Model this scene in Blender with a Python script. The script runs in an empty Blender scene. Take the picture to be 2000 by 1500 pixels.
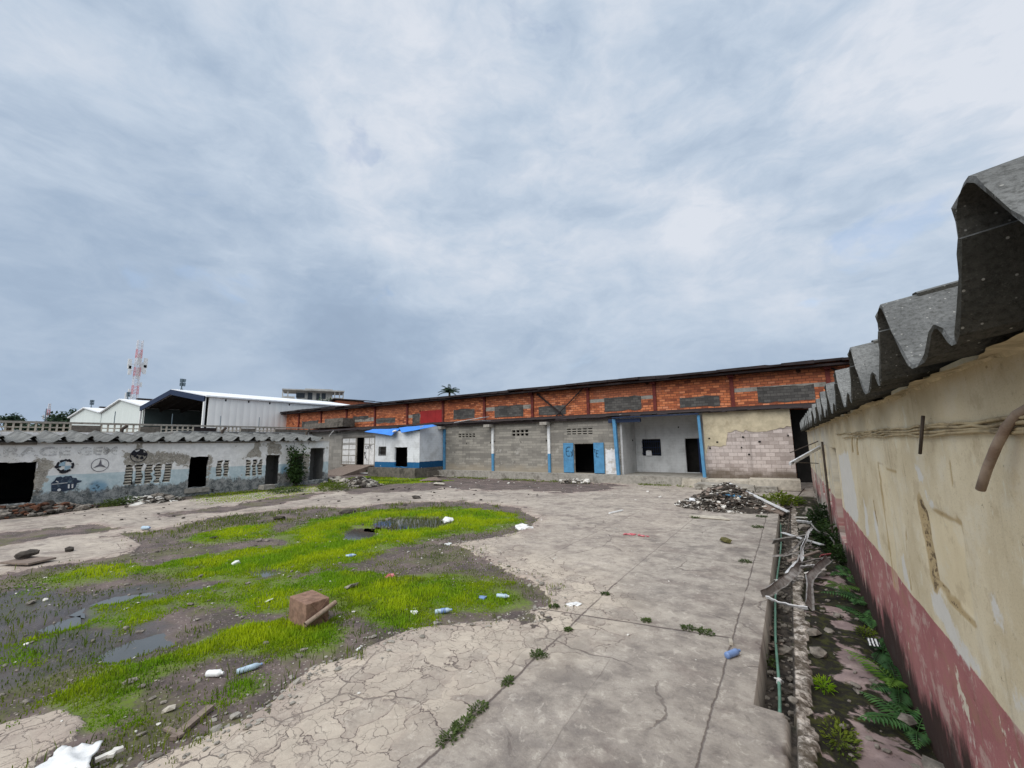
import bpy, bmesh, math, random
import numpy as np
from mathutils import Vector, Matrix
C = bpy.context.scene
COL = C.collection
R = math.radians

# ---------------------------------------------------------------- camera
H = 3.0
CAMR = np.array([[0.83797741, -0.08772576, -0.53860751],
                 [0.54550715, 0.10809123, 0.83110664],
                 [-0.01469071, -0.99026283, 0.13843304]])   # world axes x (right, down, forward)
FOC = 822.716
cam_d = bpy.data.cameras.new('camera')
cam_d.sensor_width = 36.0
cam_d.lens = 36.0 * FOC / 2000.0
cam_d.clip_start = 0.05
cam_d.clip_end = 6000.0
cam = bpy.data.objects.new('camera', cam_d)
COL.objects.link(cam)
mw = Matrix.Identity(4)
for i in range(3):
    mw[i][0] = CAMR[i][0]
    mw[i][1] = -CAMR[i][1]
    mw[i][2] = -CAMR[i][2]
mw[2][3] = H
cam.matrix_world = mw
C.camera = cam

# ---------------------------------------------------------------- light
C.view_settings.view_transform = 'Standard'
C.view_settings.look = 'None'
C.view_settings.gamma = 1.0
C.view_settings.exposure = 1.05
SUN_EL, SUN_AZ = R(50), R(186)          # azimuth clockwise from +Y
sun_d = bpy.data.lights.new('sun', 'SUN')
sun_d.energy = 1.5
sun_d.angle = R(75)
sun_d.color = (1.0, 0.97, 0.93)
sun = bpy.data.objects.new('sun', sun_d)
COL.objects.link(sun)
sd = Vector((math.sin(SUN_AZ) * math.cos(SUN_EL), math.cos(SUN_AZ) * math.cos(SUN_EL), math.sin(SUN_EL)))
sun.rotation_euler = sd.to_track_quat('Z', 'Y').to_euler()
sun.location = (0, 0, 60)


# ---------------------------------------------------------------- node helper
def lin(r, g, b):
    f = lambda v: (v / 255.0) / 12.92 if v <= 10 else ((v / 255.0 + 0.055) / 1.055) ** 2.4
    return (f(r), f(g), f(b), 1.0)


class S:
    def __init__(s, t, o):
        s.t, s.o = t, o
    def __add__(s, b): return s.t.math('ADD', s, b)
    def __radd__(s, b): return s.t.math('ADD', b, s)
    def __sub__(s, b): return s.t.math('SUBTRACT', s, b)
    def __rsub__(s, b): return s.t.math('SUBTRACT', b, s)
    def __mul__(s, b): return s.t.math('MULTIPLY', s, b)
    def __rmul__(s, b): return s.t.math('MULTIPLY', b, s)
    def __truediv__(s, b): return s.t.math('DIVIDE', s, b)


class T:
    def __init__(s, name, tree=None):
        if tree is None:
            s.m = bpy.data.materials.new(name)
            s.m.use_nodes = True
            tree = s.m.node_tree
        s.nt = tree
        s.nt.nodes.clear()
    def put(s, inp, v):
        if isinstance(v, S):
            s.nt.links.new(v.o, inp)
        elif v is not None:
            if inp.type == 'RGBA' and len(v) == 3: v = (*v, 1.0)
            inp.default_value = v
    def node(s, typ, ins=None, **pr):
        n = s.nt.nodes.new(typ)
        for k, v in pr.items(): setattr(n, k, v)
        for k, v in (ins or {}).items(): s.put(n.inputs[k], v)
        return n
    def math(s, op, a, b=None, clamp=False):
        n = s.node('ShaderNodeMath', {0: a, 1: b}, operation=op, use_clamp=clamp)
        return S(s, n.outputs[0])
    def mx(s, a, b): return s.math('MAXIMUM', a, b)
    def mn(s, a, b): return s.math('MINIMUM', a, b)
    def ab(s, a): return s.math('ABSOLUTE', a)
    def ss(s, x, a, b, lo=0.0, hi=1.0):
        n = s.node('ShaderNodeMapRange', {0: x, 1: a, 2: b, 3: lo, 4: hi}, interpolation_type='SMOOTHSTEP')
        return S(s, n.outputs[0])
    def pos(s): return S(s, s.node('ShaderNodeNewGeometry').outputs['Position'])
    def obj(s): return S(s, s.node('ShaderNodeTexCoord').outputs['Object'])
    def rnd(s): return S(s, s.node('ShaderNodeObjectInfo').outputs['Random'])
    def attr(s, name): return S(s, s.node('ShaderNodeAttribute', attribute_name=name).outputs['Fac'])
    def sep(s, v):
        n = s.node('ShaderNodeSeparateXYZ', {0: v})
        return [S(s, o) for o in n.outputs]
    def comb(s, x, y, z=0.0): return S(s, s.node('ShaderNodeCombineXYZ', {0: x, 1: y, 2: z}).outputs[0])
    def vm(s, op, a, b): return S(s, s.node('ShaderNodeVectorMath', {0: a, 1: b}, operation=op).outputs[0])
    def noise(s, v, sc, det=4, ro=0.55, di=0.0, col=False):
        n = s.node('ShaderNodeTexNoise', {'Vector': v, 'Scale': sc, 'Detail': det, 'Roughness': ro, 'Distortion': di})
        return S(s, n.outputs['Color' if col else 'Fac'])
    def vor(s, v, sc, feat='F1', out='Distance', rand=1.0):
        n = s.node('ShaderNodeTexVoronoi', {'Vector': v, 'Scale': sc, 'Randomness': rand}, feature=feat)
        return S(s, n.outputs[out])
    def mix(s, f, a, b):
        n = s.node('ShaderNodeMix', {0: f, 6: a, 7: b}, data_type='RGBA')
        return S(s, n.outputs[2])
    def mul(s, a, b):
        n = s.node('ShaderNodeMix', {0: 1.0, 6: a, 7: b}, data_type='RGBA', blend_type='MULTIPLY')
        return S(s, n.outputs[2])
    def grey(s, f): return s.comb(f, f, f)
    def warp(s, v, sc, amt, det=3):
        n = s.noise(v, sc, det, 0.5, col=True)
        n = s.vm('SUBTRACT', n, (0.5, 0.5, 0.5))
        n = s.vm('MULTIPLY', n, (amt, amt, amt))
        return s.vm('ADD', v, n)
    def brick(s, v, c1, c2, mort, w, h, ms=0.012, bias=0.0, smooth=0.1):
        n = s.node('ShaderNodeTexBrick', {'Vector': v, 'Color1': c1, 'Color2': c2, 'Mortar': mort, 'Scale': 1.0,
                   'Mortar Size': ms, 'Mortar Smooth': smooth, 'Bias': bias, 'Brick Width': w, 'Row Height': h})
        return S(s, n.outputs['Color']), S(s, n.outputs['Fac'])
    def out(s, col, rough=0.9, bump=None, bs=0.3, bd=0.02, metal=0.0, spec=0.3, alpha=None, transl=None, **kw):
        ins = {'Base Color': col, 'Roughness': rough, 'Metallic': metal, 'Specular IOR Level': spec}
        ins.update(kw)
        if alpha is not None: ins['Alpha'] = alpha
        p = s.node('ShaderNodeBsdfPrincipled', ins)
        if bump is not None:
            b = s.node('ShaderNodeBump', {'Strength': bs, 'Distance': bd, 'Height': bump})
            s.nt.links.new(b.outputs[0], p.inputs['Normal'])
        sh = p.outputs[0]
        if transl is not None:
            tr = s.node('ShaderNodeBsdfTranslucent', {'Color': col})
            m = s.node('ShaderNodeMixShader', {0: transl})
            s.nt.links.new(sh, m.inputs[1]); s.nt.links.new(tr.outputs[0], m.inputs[2])
            sh = m.outputs[0]
        o = s.node('ShaderNodeOutputMaterial')
        s.nt.links.new(sh, o.inputs[0])
        return s.m


# ---------------------------------------------------------------- overcast sky
world = bpy.data.worlds.new('World')
C.world = world
world.use_nodes = True
w = T('', world.node_tree)
sky = w.node('ShaderNodeTexSky', sky_type='NISHITA', sun_disc=False, sun_elevation=SUN_EL, sun_rotation=SUN_AZ,
             altitude=50.0, air_density=1.0, dust_density=2.0)
d = S(w, w.node('ShaderNodeTexCoord').outputs['Generated'])
dx, dy, dz = w.sep(d)
zz = w.mx(dz, 0.0) + 0.34
pl = w.comb(dx / zz, dy / zz, 0.0)
plw = w.warp(w.warp(pl, 0.9, 0.7, 4), 4.0, 0.12, 3)
q3 = w.warp(w.warp(w.vm('MULTIPLY', d, (2.6, 2.6, 5.2)), 1.0, 0.5, 4), 3.0, 0.2, 4)
n_mid = w.noise(q3, 1.25, 9, 0.6)
n_big = w.noise(w.vm('ADD', q3, (4.3, 1.1, 2.0)), 0.62, 6, 0.5)
n_fine = w.noise(w.vm('ADD', q3, (1.3, 9.1, 0)), 4.0, 8, 0.62)
den = n_big * 0.36 + n_mid * 0.44 + n_fine * 0.20
def glow(v, a, b):
    dp = w.node('ShaderNodeVectorMath', {0: d, 1: v}, operation='DOT_PRODUCT')
    return w.ss(S(w, dp.outputs['Value']), a, b)
def skydir(px, py):
    v = CAMR @ np.array([px - 1000.0, py - 750.0, FOC]); v /= np.linalg.norm(v)
    return tuple(float(q) for q in v)
lum = w.ss(den, 0.31, 0.66)
up = w.ss(dz, 0.02, 0.55)
lum = lum * (up * 0.32 + 0.34) + 0.20
lum = lum + glow(skydir(1120, 330), 0.80, 1.0) * 0.34 * n_mid * n_mid + up * 0.13
lum = lum + glow(skydir(1900, 160), 0.86, 1.0) * 0.75 * n_mid * n_mid + glow(skydir(650, 200), 0.8, 1.0) * 0.05
lum = lum - glow(skydir(720, 655), 0.975, 1.0) * 0.12 * n_mid * 2.0 - glow(skydir(300, 380), 0.90, 1.0) * 0.07 - glow(skydir(200, 120), 0.93, 1.0) * 0.03
SK = 10.0 / 2 ** 1.05        # background strength is 0.1; undo exposure so colours below are display colours
def sk(r, g, b):
    c = lin(r, g, b); return (c[0] * SK, c[1] * SK, c[2] * SK, 1.0)
cr = w.node('ShaderNodeValToRGB', {0: lum})
el = cr.color_ramp.elements
el[0].position = 0.0; el[0].color = sk(138, 157, 182)
el[1].position = 1.0; el[1].color = sk(220, 226, 236)
for p_, c_ in ((0.35, (166, 184, 206)), (0.65, (192, 206, 223))):
    e = el.new(p_); e.color = sk(*c_)
cloud = S(w, cr.outputs[0])
gapm = w.ss(w.noise(w.vm('ADD', q3, (3.7, 5.5, 0)), 1.6, 6, 0.55), 0.63, 0.72) * w.ss(dz, 0.1, 0.3)
lp = w.mix(gapm * 0.3, cloud, S(w, sky.outputs[0]))
bg = w.node('ShaderNodeBackground', {'Color': lp, 'Strength': 0.1})
wo = w.node('ShaderNodeOutputWorld')
w.nt.links.new(bg.outputs[0], wo.inputs[0])


# ---------------------------------------------------------------- geometry helpers
def ray(px, py): return CAMR @ np.array([px - 1000.0, py - 750.0, FOC])
def gp(px, py, z=0.0):
    """ground point that the photograph shows at (px, py)"""
    q = ray(px, py); t = (z - H) / q[2]
    return (float(q[0] * t), float(q[1] * t))
def onY(px, py, y):
    q = ray(px, py); t = y / q[1]; return (float(q[0] * t), y, float(H + q[2] * t))
def onX(px, py, x):
    q = ray(px, py); t = x / q[0]; return (x, float(q[1] * t), float(H + q[2] * t))

def hash2(xi, yi, seed):
    h = (xi.astype(np.int64) * 374761393 + yi.astype(np.int64) * 668265263 + seed * 1442695041) & 0xffffffff
    h = ((h ^ (h >> 13)) * 1274126177) & 0xffffffff
    return ((h ^ (h >> 16)) & 0xffff) / 65535.0
def vnoise(x, y, seed=0):
    x = np.asarray(x, float); y = np.asarray(y, float)
    xi = np.floor(x); yi = np.floor(y); fx = x - xi; fy = y - yi
    fx = fx * fx * (3 - 2 * fx); fy = fy * fy * (3 - 2 * fy)
    a = hash2(xi, yi, seed); b = hash2(xi + 1, yi, seed); c = hash2(xi, yi + 1, seed); d_ = hash2(xi + 1, yi + 1, seed)
    return (a + (b - a) * fx) * (1 - fy) + (c + (d_ - c) * fx) * fy
def fbm(x, y, oct=4, seed=0, ro=0.5):
    s = 0; a = 1; n = 0; x = np.asarray(x, float); y = np.asarray(y, float)
    for k in range(oct):
        s = s + a * vnoise(x * 2 ** k, y * 2 ** k, seed + k * 17); n += a; a *= ro
    return s / n - 0.5
def sst(x, a, b):
    t = np.clip((x - a) / (b - a), 0, 1); return t * t * (3 - 2 * t)
def psdf(x, y, poly):
    """signed distance to polygon, positive inside"""
    x = np.asarray(x, float); y = np.asarray(y, float)
    dmin = np.full(x.shape, 1e18); ins = np.zeros(x.shape, bool)
    n = len(poly)
    for i in range(n):
        ax, ay = poly[i]; bx, by = poly[(i + 1) % n]
        ex, ey = bx - ax, by - ay
        L = ex * ex + ey * ey + 1e-12
        t = np.clip(((x - ax) * ex + (y - ay) * ey) / L, 0, 1)
        dd = (x - ax - t * ex) ** 2 + (y - ay - t * ey) ** 2
        dmin = np.minimum(dmin, dd)
        if ay != by:
            c = ((ay > y) != (by > y)) & (x < (bx - ax) * (y - ay) / (by - ay) + ax)
            ins ^= c
    dd = np.sqrt(dmin)
    return np.where(ins, dd, -dd)

def tagit(o, label, cat, group=None, kind=None):
    if label: o['label'] = label
    if cat: o['category'] = cat
    if group: o['group'] = group
    if kind: o['kind'] = kind
    return o
def thing(name, label, cat, loc, group=None):
    o = bpy.data.objects.new(name, None); COL.objects.link(o)
    o.location = loc; o.empty_display_size = 0.3
    return tagit(o, label, cat, group)
def put(name, me, mat, parent=None, loc=(0, 0, 0), smooth=False):
    o = bpy.data.objects.new(name, me); COL.objects.link(o)
    if mat is not None: me.materials.append(mat)
    o.location = loc
    if parent is not None:
        o.parent = parent
        if parent.type == 'EMPTY':
            o.matrix_parent_inverse = Matrix.Translation(-Vector(parent.location))
    if smooth:
        me.polygons.foreach_set('use_smooth', [True] * len(me.polygons))
    return o
def mesh(v, f):
    me = bpy.data.meshes.new('mesh'); me.from_pydata([tuple(map(float, p)) for p in v], [], f); me.update(); return me
def fmesh(V, F):
    """fast mesh from numpy arrays; F is (n, k) with constant k"""
    me = bpy.data.meshes.new('mesh')
    n, k = F.shape
    me.vertices.add(len(V)); me.vertices.foreach_set('co', np.ascontiguousarray(V, dtype=np.float32).ravel())
    me.loops.add(n * k); me.loops.foreach_set('vertex_index', np.ascontiguousarray(F, dtype=np.int32).ravel())
    me.polygons.add(n); me.polygons.foreach_set('loop_start', np.arange(0, n * k, k, dtype=np.int32))
    me.update(calc_edges=True); me.validate(); return me
def fattr(me, name, a):
    at = me.attributes.new(name, 'FLOAT', 'POINT'); at.data.foreach_set('value', np.ascontiguousarray(a, dtype=np.float32).ravel())

ICO = None
class MB:
    def __init__(s): s.v = []; s.f = []
    def add(s, v, f):
        b = len(s.v); s.v += [tuple(p) for p in v]; s.f += [tuple(b + i for i in q) for q in f]
    def box(s, x0, x1, y0, y1, z0, z1, jit=0.0, rng=None):
        v = [(x, y, z) for z in (z0, z1) for y in (y0, y1) for x in (x0, x1)]
        if jit: v = [tuple(c + rng.uniform(-jit, jit) for c in p) for p in v]
        s.add(v, [(0, 2, 3, 1), (4, 5, 7, 6), (0, 1, 5, 4), (2, 6, 7, 3), (0, 4, 6, 2), (1, 3, 7, 5)]); return s
    def obox(s, c, size, rot):
        hx, hy, hz = (q / 2 for q in size)
        v = [Vector(c) + rot @ Vector((x, y, z)) for z in (-hz, hz) for y in (-hy, hy) for x in (-hx, hx)]
        s.add(v, [(0, 2, 3, 1), (4, 5, 7, 6), (0, 1, 5, 4), (2, 6, 7, 3), (0, 4, 6, 2), (1, 3, 7, 5)]); return s
    def bar(s, a, b, wd, ht):
        a = Vector(a); b = Vector(b); d_ = b - a
        q = d_.to_track_quat('Y', 'Z').to_matrix()
        s.obox((a + b) / 2, (wd, d_.length, ht), q); return s
    def tube(s, pts, r, n=8, cap=True):
        pts = [Vector(p) for p in pts]; v = []; f = []
        rr = r if isinstance(r, (list, tuple)) else [r] * len(pts)
        up = None
        for i, p in enumerate(pts):
            t = (pts[min(i + 1, len(pts) - 1)] - pts[max(i - 1, 0)]).normalized()
            if up is None: up = t.orthogonal().normalized()
            up = (up - t * up.dot(t)).normalized(); sd_ = t.cross(up)
            for k in range(n):
                a = 2 * math.pi * k / n
                v.append(p + (up * math.cos(a) + sd_ * math.sin(a)) * rr[i])
        for i in range(len(pts) - 1):
            for k in range(n):
                f.append((i * n + k, i * n + (k + 1) % n, (i + 1) * n + (k + 1) % n, (i + 1) * n + k))
        if cap:
            f.append(tuple(range(n))[::-1]); f.append(tuple((len(pts) - 1) * n + k for k in range(n)))
        s.add(v, f); return s
    def prism(s, poly, a0, a1, axis='Z'):
        n = len(poly)
        def P(u, v_, a): return {'Z': (u, v_, a), 'Y': (u, a, v_), 'X': (a, u, v_)}[axis]
        v = [P(u, w_, a0) for u, w_ in poly] + [P(u, w_, a1) for u, w_ in poly]
        s.add(v, [tuple(range(n))[::-1], tuple(range(n, 2 * n))] + [(i, (i + 1) % n, n + (i + 1) % n, n + i) for i in range(n)]); return s
    def rock(s, c, size, rng, flat=1.0, rot=None):
        global ICO
        if ICO is None:
            bm = bmesh.new(); bmesh.ops.create_icosphere(bm, subdivisions=1, radius=1.0)
            bm.verts.ensure_lookup_table()
            ICO = ([v.co.copy() for v in bm.verts], [tuple(v.index for v in f.verts) for f in bm.faces]); bm.free()
        m = Matrix.Rotation(rng.uniform(0, 6.28), 3, 'Z') @ Matrix.Rotation(rng.uniform(-.5, .5), 3, 'X')
        sx, sy, sz = size if isinstance(size, tuple) else (size * rng.uniform(.7, 1.3), size * rng.uniform(.6, 1.1), size * flat * rng.uniform(.6, 1.0))
        v = []
        for p in ICO[0]:
            k = rng.uniform(.75, 1.15)
            q = m @ Vector((max(-.75, min(.75, p.x * k)) * sx * 1.2, p.y * k * sy, max(-.8, min(.8, p.z * k)) * sz * 1.1))
            v.append(Vector(c) + q)
        s.add(v, ICO[1]); return s
    def leaf(s, c, d_, n, ln, wd, bend=0.2):
        """a four-point folded leaf"""
        d_ = Vector(d_).normalized(); n = Vector(n); n = (n - d_ * n.dot(d_)).normalized(); sd_ = d_.cross(n)
        c = Vector(c)
        a = c; b = c + d_ * ln * .5 + sd_ * wd * .5; e = c + d_ * ln - n * ln * bend; g = c + d_ * ln * .5 - sd_ * wd * .5
        s.add([a, b, e, g], [(0, 1, 2), (0, 2, 3)]); return s
    def build(s, name, mat, parent=None, loc=None, smooth=False, bevel=0.0):
        v = s.v
        if loc is not None: v = [(p[0] - loc[0], p[1] - loc[1], p[2] - loc[2]) for p in v]
        me = mesh(v, s.f)
        if bevel:
            bm = bmesh.new(); bm.from_mesh(me)
            bmesh.ops.bevel(bm, geom=bm.edges[:], offset=bevel, segments=2, affect='EDGES', profile=0.6)
            bm.to_mesh(me); bm.free()
        return put(name, me, mat, parent, loc or (0, 0, 0), smooth)

def lines(a, b, step, extra=()):
    n = max(1, int(round((b - a) / step)))
    L = list(np.linspace(a, b, n + 1)) + [e for e in extra if a <= e <= b]
    L = sorted(L); out = [L[0]]
    for q in L[1:]:
        if q - out[-1] > 1e-3: out.append(q)
        elif any(abs(q - e) < 1e-9 for e in extra): out[-1] = q
    return np.array(out)
def wallgrid(name, axis, c, u, v, facing, mat, parent=None, holes=(), disp=None, attrs=None, reveal=0.22, topfn=None, ragged=0.0):
    """a masonry wall face as a fine grid with real openings and reveals; u runs along the wall, v is height"""
    he_u = [q for h in holes for q in h[:2]]; he_v = [q for h in holes for q in h[2:]]
    U = lines(*u, extra=he_u); V = lines(*v, extra=he_v)
    uu, vv = np.meshgrid(U, V)
    dd = disp(uu, vv) if disp else np.zeros_like(uu)
    u2, v2 = uu.copy(), vv.copy()
    if topfn is not None: v2 = v[0] + (vv - v[0]) * (topfn(uu) - v[0]) / (v[1] - v[0])
    if ragged:
        for h in holes:
            m = (uu > h[0] - .15) & (uu < h[1] + .15) & (vv > h[2] - .15) & (vv < h[3] + .15)
            u2 = np.where(m, u2 + fbm(uu * 3, vv * 5, 3, 5) * ragged, u2); v2 = np.where(m, v2 + fbm(uu * 5, vv * 3, 3, 9) * ragged, v2)
    a = c + facing * dd
    P = np.stack([a, u2, v2], -1) if axis == 'X' else np.stack([u2, a, v2], -1)
    nv, nu = uu.shape
    idx = np.arange(nv * nu).reshape(nv, nu)
    uc = (U[:-1] + U[1:]) / 2; vc = (V[:-1] + V[1:]) / 2
    keep = np.ones((nv - 1, nu - 1), bool)
    ucc, vcc = np.meshgrid(uc, vc)
    for h in holes: keep &= ~((ucc > h[0]) & (ucc < h[1]) & (vcc > h[2]) & (vcc < h[3]))
    q = np.stack([idx[:-1, :-1], idx[:-1, 1:], idx[1:, 1:], idx[1:, :-1]], -1)[keep]
    flip = (axis == 'X' and facing < 0) or (axis == 'Y' and facing > 0)
    if flip: q = q[:, ::-1]
    Vt = P.reshape(-1, 3)
    # reveals: push every boundary edge of the openings inward
    ext = []; extf = []
    base = len(Vt)
    edges = {}
    for face in q:
        for i in range(4):
            e = (int(face[i]), int(face[(i + 1) % 4])); k = (min(e), max(e))
            if k in edges: edges[k] = None
            else: edges[k] = e
    vm = {}
    bset = set(idx[0]) | set(idx[-1]) | set(idx[:, 0]) | set(idx[:, -1])
    for k, e in edges.items():
        if e is None: continue
        if e[0] in bset and e[1] in bset: continue
        for i in e:
            if i not in vm:
                p = Vt[i].copy(); p[0 if axis == 'X' else 1] -= facing * reveal
                vm[i] = base + len(ext); ext.append(p)
        extf.append((e[1], e[0], vm[e[0]], vm[e[1]]))
    src = np.concatenate([np.arange(base), np.array(list(vm.keys()), int)]) if vm else np.arange(base)
    if ext:
        Vt = np.concatenate([Vt, np.array(ext)]); q = np.concatenate([q, np.array(extf)])
    me = fmesh(Vt, q)
    if attrs:
        for nme, fn in attrs.items(): fattr(me, nme, fn(uu, vv).ravel()[src])
    return put(name, me, mat, parent)

# ---------------------------------------------------------------- materials
def mat_ground():
    t = T('yard_surface'); p = t.pos(); x, y, z = t.sep(p)
    p2 = t.comb(x, y, 0.0)
    conc = t.attr('conc'); craze = t.attr('craze'); gm = t.attr('grassm'); wet = t.attr('wet'); moss = t.attr('moss')
    # ---- concrete
    big = t.noise(p2, 0.35, 5, 0.6); med = t.noise(p2, 2.2, 7, 0.65); fin = t.noise(p2, 28.0, 5, 0.7)
    streak = t.noise(t.vm('MULTIPLY', p2, (0.5, 3.0, 1.0)), 1.0, 6, 0.65)
    cc = t.mix(t.ss(big, 0.35, 0.68), lin(146, 135, 125), lin(176, 165, 152))
    cc = t.mix(t.ss(med, 0.40, 0.75) * 0.6, cc, lin(192, 181, 166))
    cc = t.mix(t.ss(med, 0.50, 0.28) * 0.75, cc, lin(118, 109, 104))
    cc = t.mix(t.ss(streak, 0.52, 0.72) * 0.5, cc, lin(132, 122, 117))
    cc = t.mix(t.ss(fin, 0.45, 0.8) * 0.35, cc, lin(120, 110, 104))
    cc = t.mix(t.ss(fin, 0.5, 0.2) * 0.3, cc, lin(214, 206, 194))
    cc = t.mix(t.ss(x, -4.2, -2.4) * 0.40, cc, t.mix(t.ss(med, 0.35, 0.65), lin(122, 117, 111), lin(166, 160, 152)))
    mot = t.noise(t.warp(p2, 3.0, 0.4), 6.0, 6, 0.72)
    cc = t.mix(t.ss(mot, 0.54, 0.66) * 0.5, cc, lin(204, 195, 182))
    cc = t.mix(t.ss(mot, 0.46, 0.36) * 0.45, cc, lin(112, 103, 97))
    dirt = t.ss(t.noise(p2, 0.9, 6, 0.7), 0.52, 0.66)
    cc = t.mix(dirt * 0.6, cc, lin(116, 104, 98))
    stn = t.ss(t.noise(t.vm('ADD', p2, (13.0, 4.0, 0)), 0.55, 7, 0.68), 0.54, 0.64)
    cc = t.mix(stn * 0.5, cc, lin(104, 97, 92))
    # purple brown silt near the broken rim
    cc = t.mix(t.ss(conc + (med - 0.5) * 1.2, 0.6, -0.1) * 0.45, cc, lin(140, 118, 112))
    # ---- cracks
    pw = t.warp(p2, 1.3, 0.5, 4); pw = t.warp(pw, 4.0, 0.26, 5); pw = t.warp(pw, 14.0, 0.05, 3)
    v1 = t.vor(pw, 2.1, 'DISTANCE_TO_EDGE'); v2 = t.vor(t.vm('ADD', pw, (4.1, 1.7, 0)), 5.5, 'DISTANCE_TO_EDGE')
    wob = t.noise(p2, 3.0, 3, 0.6)
    w1 = craze * 0.035 * t.ss(wob, 0.42, 0.85) + 0.0005
    brk1 = t.ss(t.noise(t.vm('ADD', p2, (3.0, 8.0, 0)), 1.9, 4, 0.6), 0.38, 0.54)
    cr1 = brk1 * t.ss(v1, w1 + 0.013, w1 * 0.3) * t.ss(craze + (wob - 0.5) * 0.9, 0.12, 0.45)
    cr2 = t.ss(v2, craze * 0.05 * t.ss(wob, 0.5, 0.8) + 0.020, 0.005) * t.ss(craze + (wob - 0.5) * 1.6, 0.5, 0.95) * 0.75
    v3 = t.vor(t.warp(p2, 0.9, 0.9, 5), 0.42, 'DISTANCE_TO_EDGE')
    cr3 = t.ss(v3, 0.0075, 0.002) * t.ss(t.noise(p2, 0.5, 2), 0.48, 0.56)
    jn = (t.noise(p2, 1.3, 5, 0.7) - 0.5) * 0.10 + (t.noise(p2, 11.0, 3, 0.6) - 0.5) * 0.03
    def joint(a, b, wd, strength=1.0):
        ex, ey = b[0] - a[0], b[1] - a[1]; L = math.hypot(ex, ey); ex /= L; ey /= L
        dist = t.ab(x * (-ey) + y * ex + (a[0] * ey - a[1] * ex) + jn)
        al = x * ex + y * ey - (a[0] * ex + a[1] * ey)
        inr = t.ss(al, -0.1, 0.1) * t.ss(al, L + 0.1, L - 0.1)
        brk = t.ss(t.noise(t.vm('ADD', p2, (a[0] * 3.1, a[1], 0)), 0.8, 3), 0.25, 0.45) * strength
        return t.ss(dist, wd + 0.012, wd * 0.35) * inr * brk
    js = [joint((-3.13, 2.0), (-3.36, 9.2), 0.013), joint((-3.36, 9.2), (-3.35, 22.0), 0.008, .5),
          joint((-0.98, 2.0), (-0.98, 28.0), 0.006, .85), joint((-4.1, 7.08), (-1.0, 7.6), 0.021),
          joint((-6.6, 12.3), (-1.0, 12.0), 0.012, .55), joint((-11, 16.9), (-1.0, 16.7), 0.014, .5),
          joint((-5.65, 10.0), (-5.65, 29.0), 0.01, .45), joint((-14, 21.6), (-1.0, 21.4), 0.016, .45),
          joint((-8.0, 15.0), (-8.0, 29.0), 0.014, .4), joint((-22, 25.6), (-1.0, 25.6), 0.02, .45),
          joint((-10.4, 15.0), (-10.4, 29.0), 0.014, .35), joint((-2.2, 3.4), (-2.35, 6.0), 0.001, .25)]
    j = js[0]
    for q in js[1:]: j = t.mx(j, q)
    crk = t.mx(t.mx(cr1, cr2), t.mx(cr3 * 0.7, j))
    cc = t.mix(t.ss(v1, 0.12, 0.02) * craze * 0.30, cc, lin(160, 142, 132))
    plate = t.sep(t.vor(pw, 2.1, out='Color'))[0]
    cc = t.mix(t.ss(plate, 0.3, 0.9) * craze * 0.45, cc, lin(208, 195, 176))
    cc = t.mix(craze * 0.25, cc, lin(196, 182, 164))
    cc = t.mix(t.mx(t.mx(cr1 * 0.85, cr2 * 0.75), t.mx(cr3 * 0.6, j * 0.85)), cc, lin(86, 75, 71))
    # ---- mud and gravel
    g1 = t.noise(p2, 1.1, 6, 0.6); g2 = t.noise(p2, 14.0, 6, 0.75); g3 = t.noise(p2, 60.0, 3, 0.7)
    mu = t.mix(t.ss(g1, 0.35, 0.65), lin(78, 69, 66), lin(112, 98, 93))
    mu = t.mix(t.ss(g2, 0.5, 0.75) * 0.7, mu, lin(138, 124, 116))
    mu = t.mix(t.ss(g2, 0.48, 0.25) * 0.8, mu, lin(46, 41, 39))
    peb = t.vor(p2, 22.0); pebr = t.vor(p2, 22.0, out='Color')
    pr, pg, pb = t.sep(pebr)
    pebm = t.ss(peb, 0.34, 0.22) * t.ss(pr, 0.62, 0.7)
    mu = t.mix(pebm * 0.8, mu, t.mix(pg, lin(116, 104, 98), lin(196, 186, 176)))
    mu = t.mix(t.ss(g3, 0.6, 0.8) * 0.4, mu, lin(175, 165, 155))
    mossy = t.ss(t.noise(p2, 0.8, 6, 0.65), 0.47, 0.62)
    mu = t.mix(mossy * (t.ss(g2, 0.35, 0.6) * 0.75) * t.ss(y, 30.0, 5.0), mu, lin(88, 94, 42))
    mu = t.mix(t.ss(gm + (g1 - 0.5) * 0.8, 0.15, 0.6) * t.ss(g2, 0.36, 0.56, 0.25, 0.8), mu, lin(100, 122, 26))
    wt = t.ss(wet + (g1 - 0.5) * 0.9, 0.25, 0.65)
    mu = t.mix(wt * 0.62, mu, lin(60, 58, 58))
    # ---- concrete against mud
    edge = conc + (t.noise(p2, 3.0, 5, 0.6) - 0.5) * 0.30 + (t.noise(p2, 13.0, 4, 0.65) - 0.5) * 0.10
    # lost chips between plates
    lost = t.ss(t.noise(t.vm('ADD', pw, (9.0, 3.0, 0)), 1.3, 4, 0.6), 0.58, 0.66) * t.ss(conc, 2.2, 0.2)
    cm = t.ss(edge - lost * 0.5, -0.01, 0.025)
    col = t.mix(cm, mu, cc)
    # ---- drain ledge: black moss over pink grey screed
    mn_ = t.noise(t.warp(t.vm('MULTIPLY', p2, (1.0, 1.4, 1.0)), 2.0, 0.3), 1.9, 7, 0.62)
    scr = t.mix(t.ss(med, 0.4, 0.7), lin(136, 118, 115), lin(178, 158, 152))
    scr = t.mix(t.ss(fin, 0.5, 0.75) * .4, scr, lin(110, 96, 92))
    scr = t.mix(crk * 0.5, scr, lin(60, 50, 46))
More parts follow.
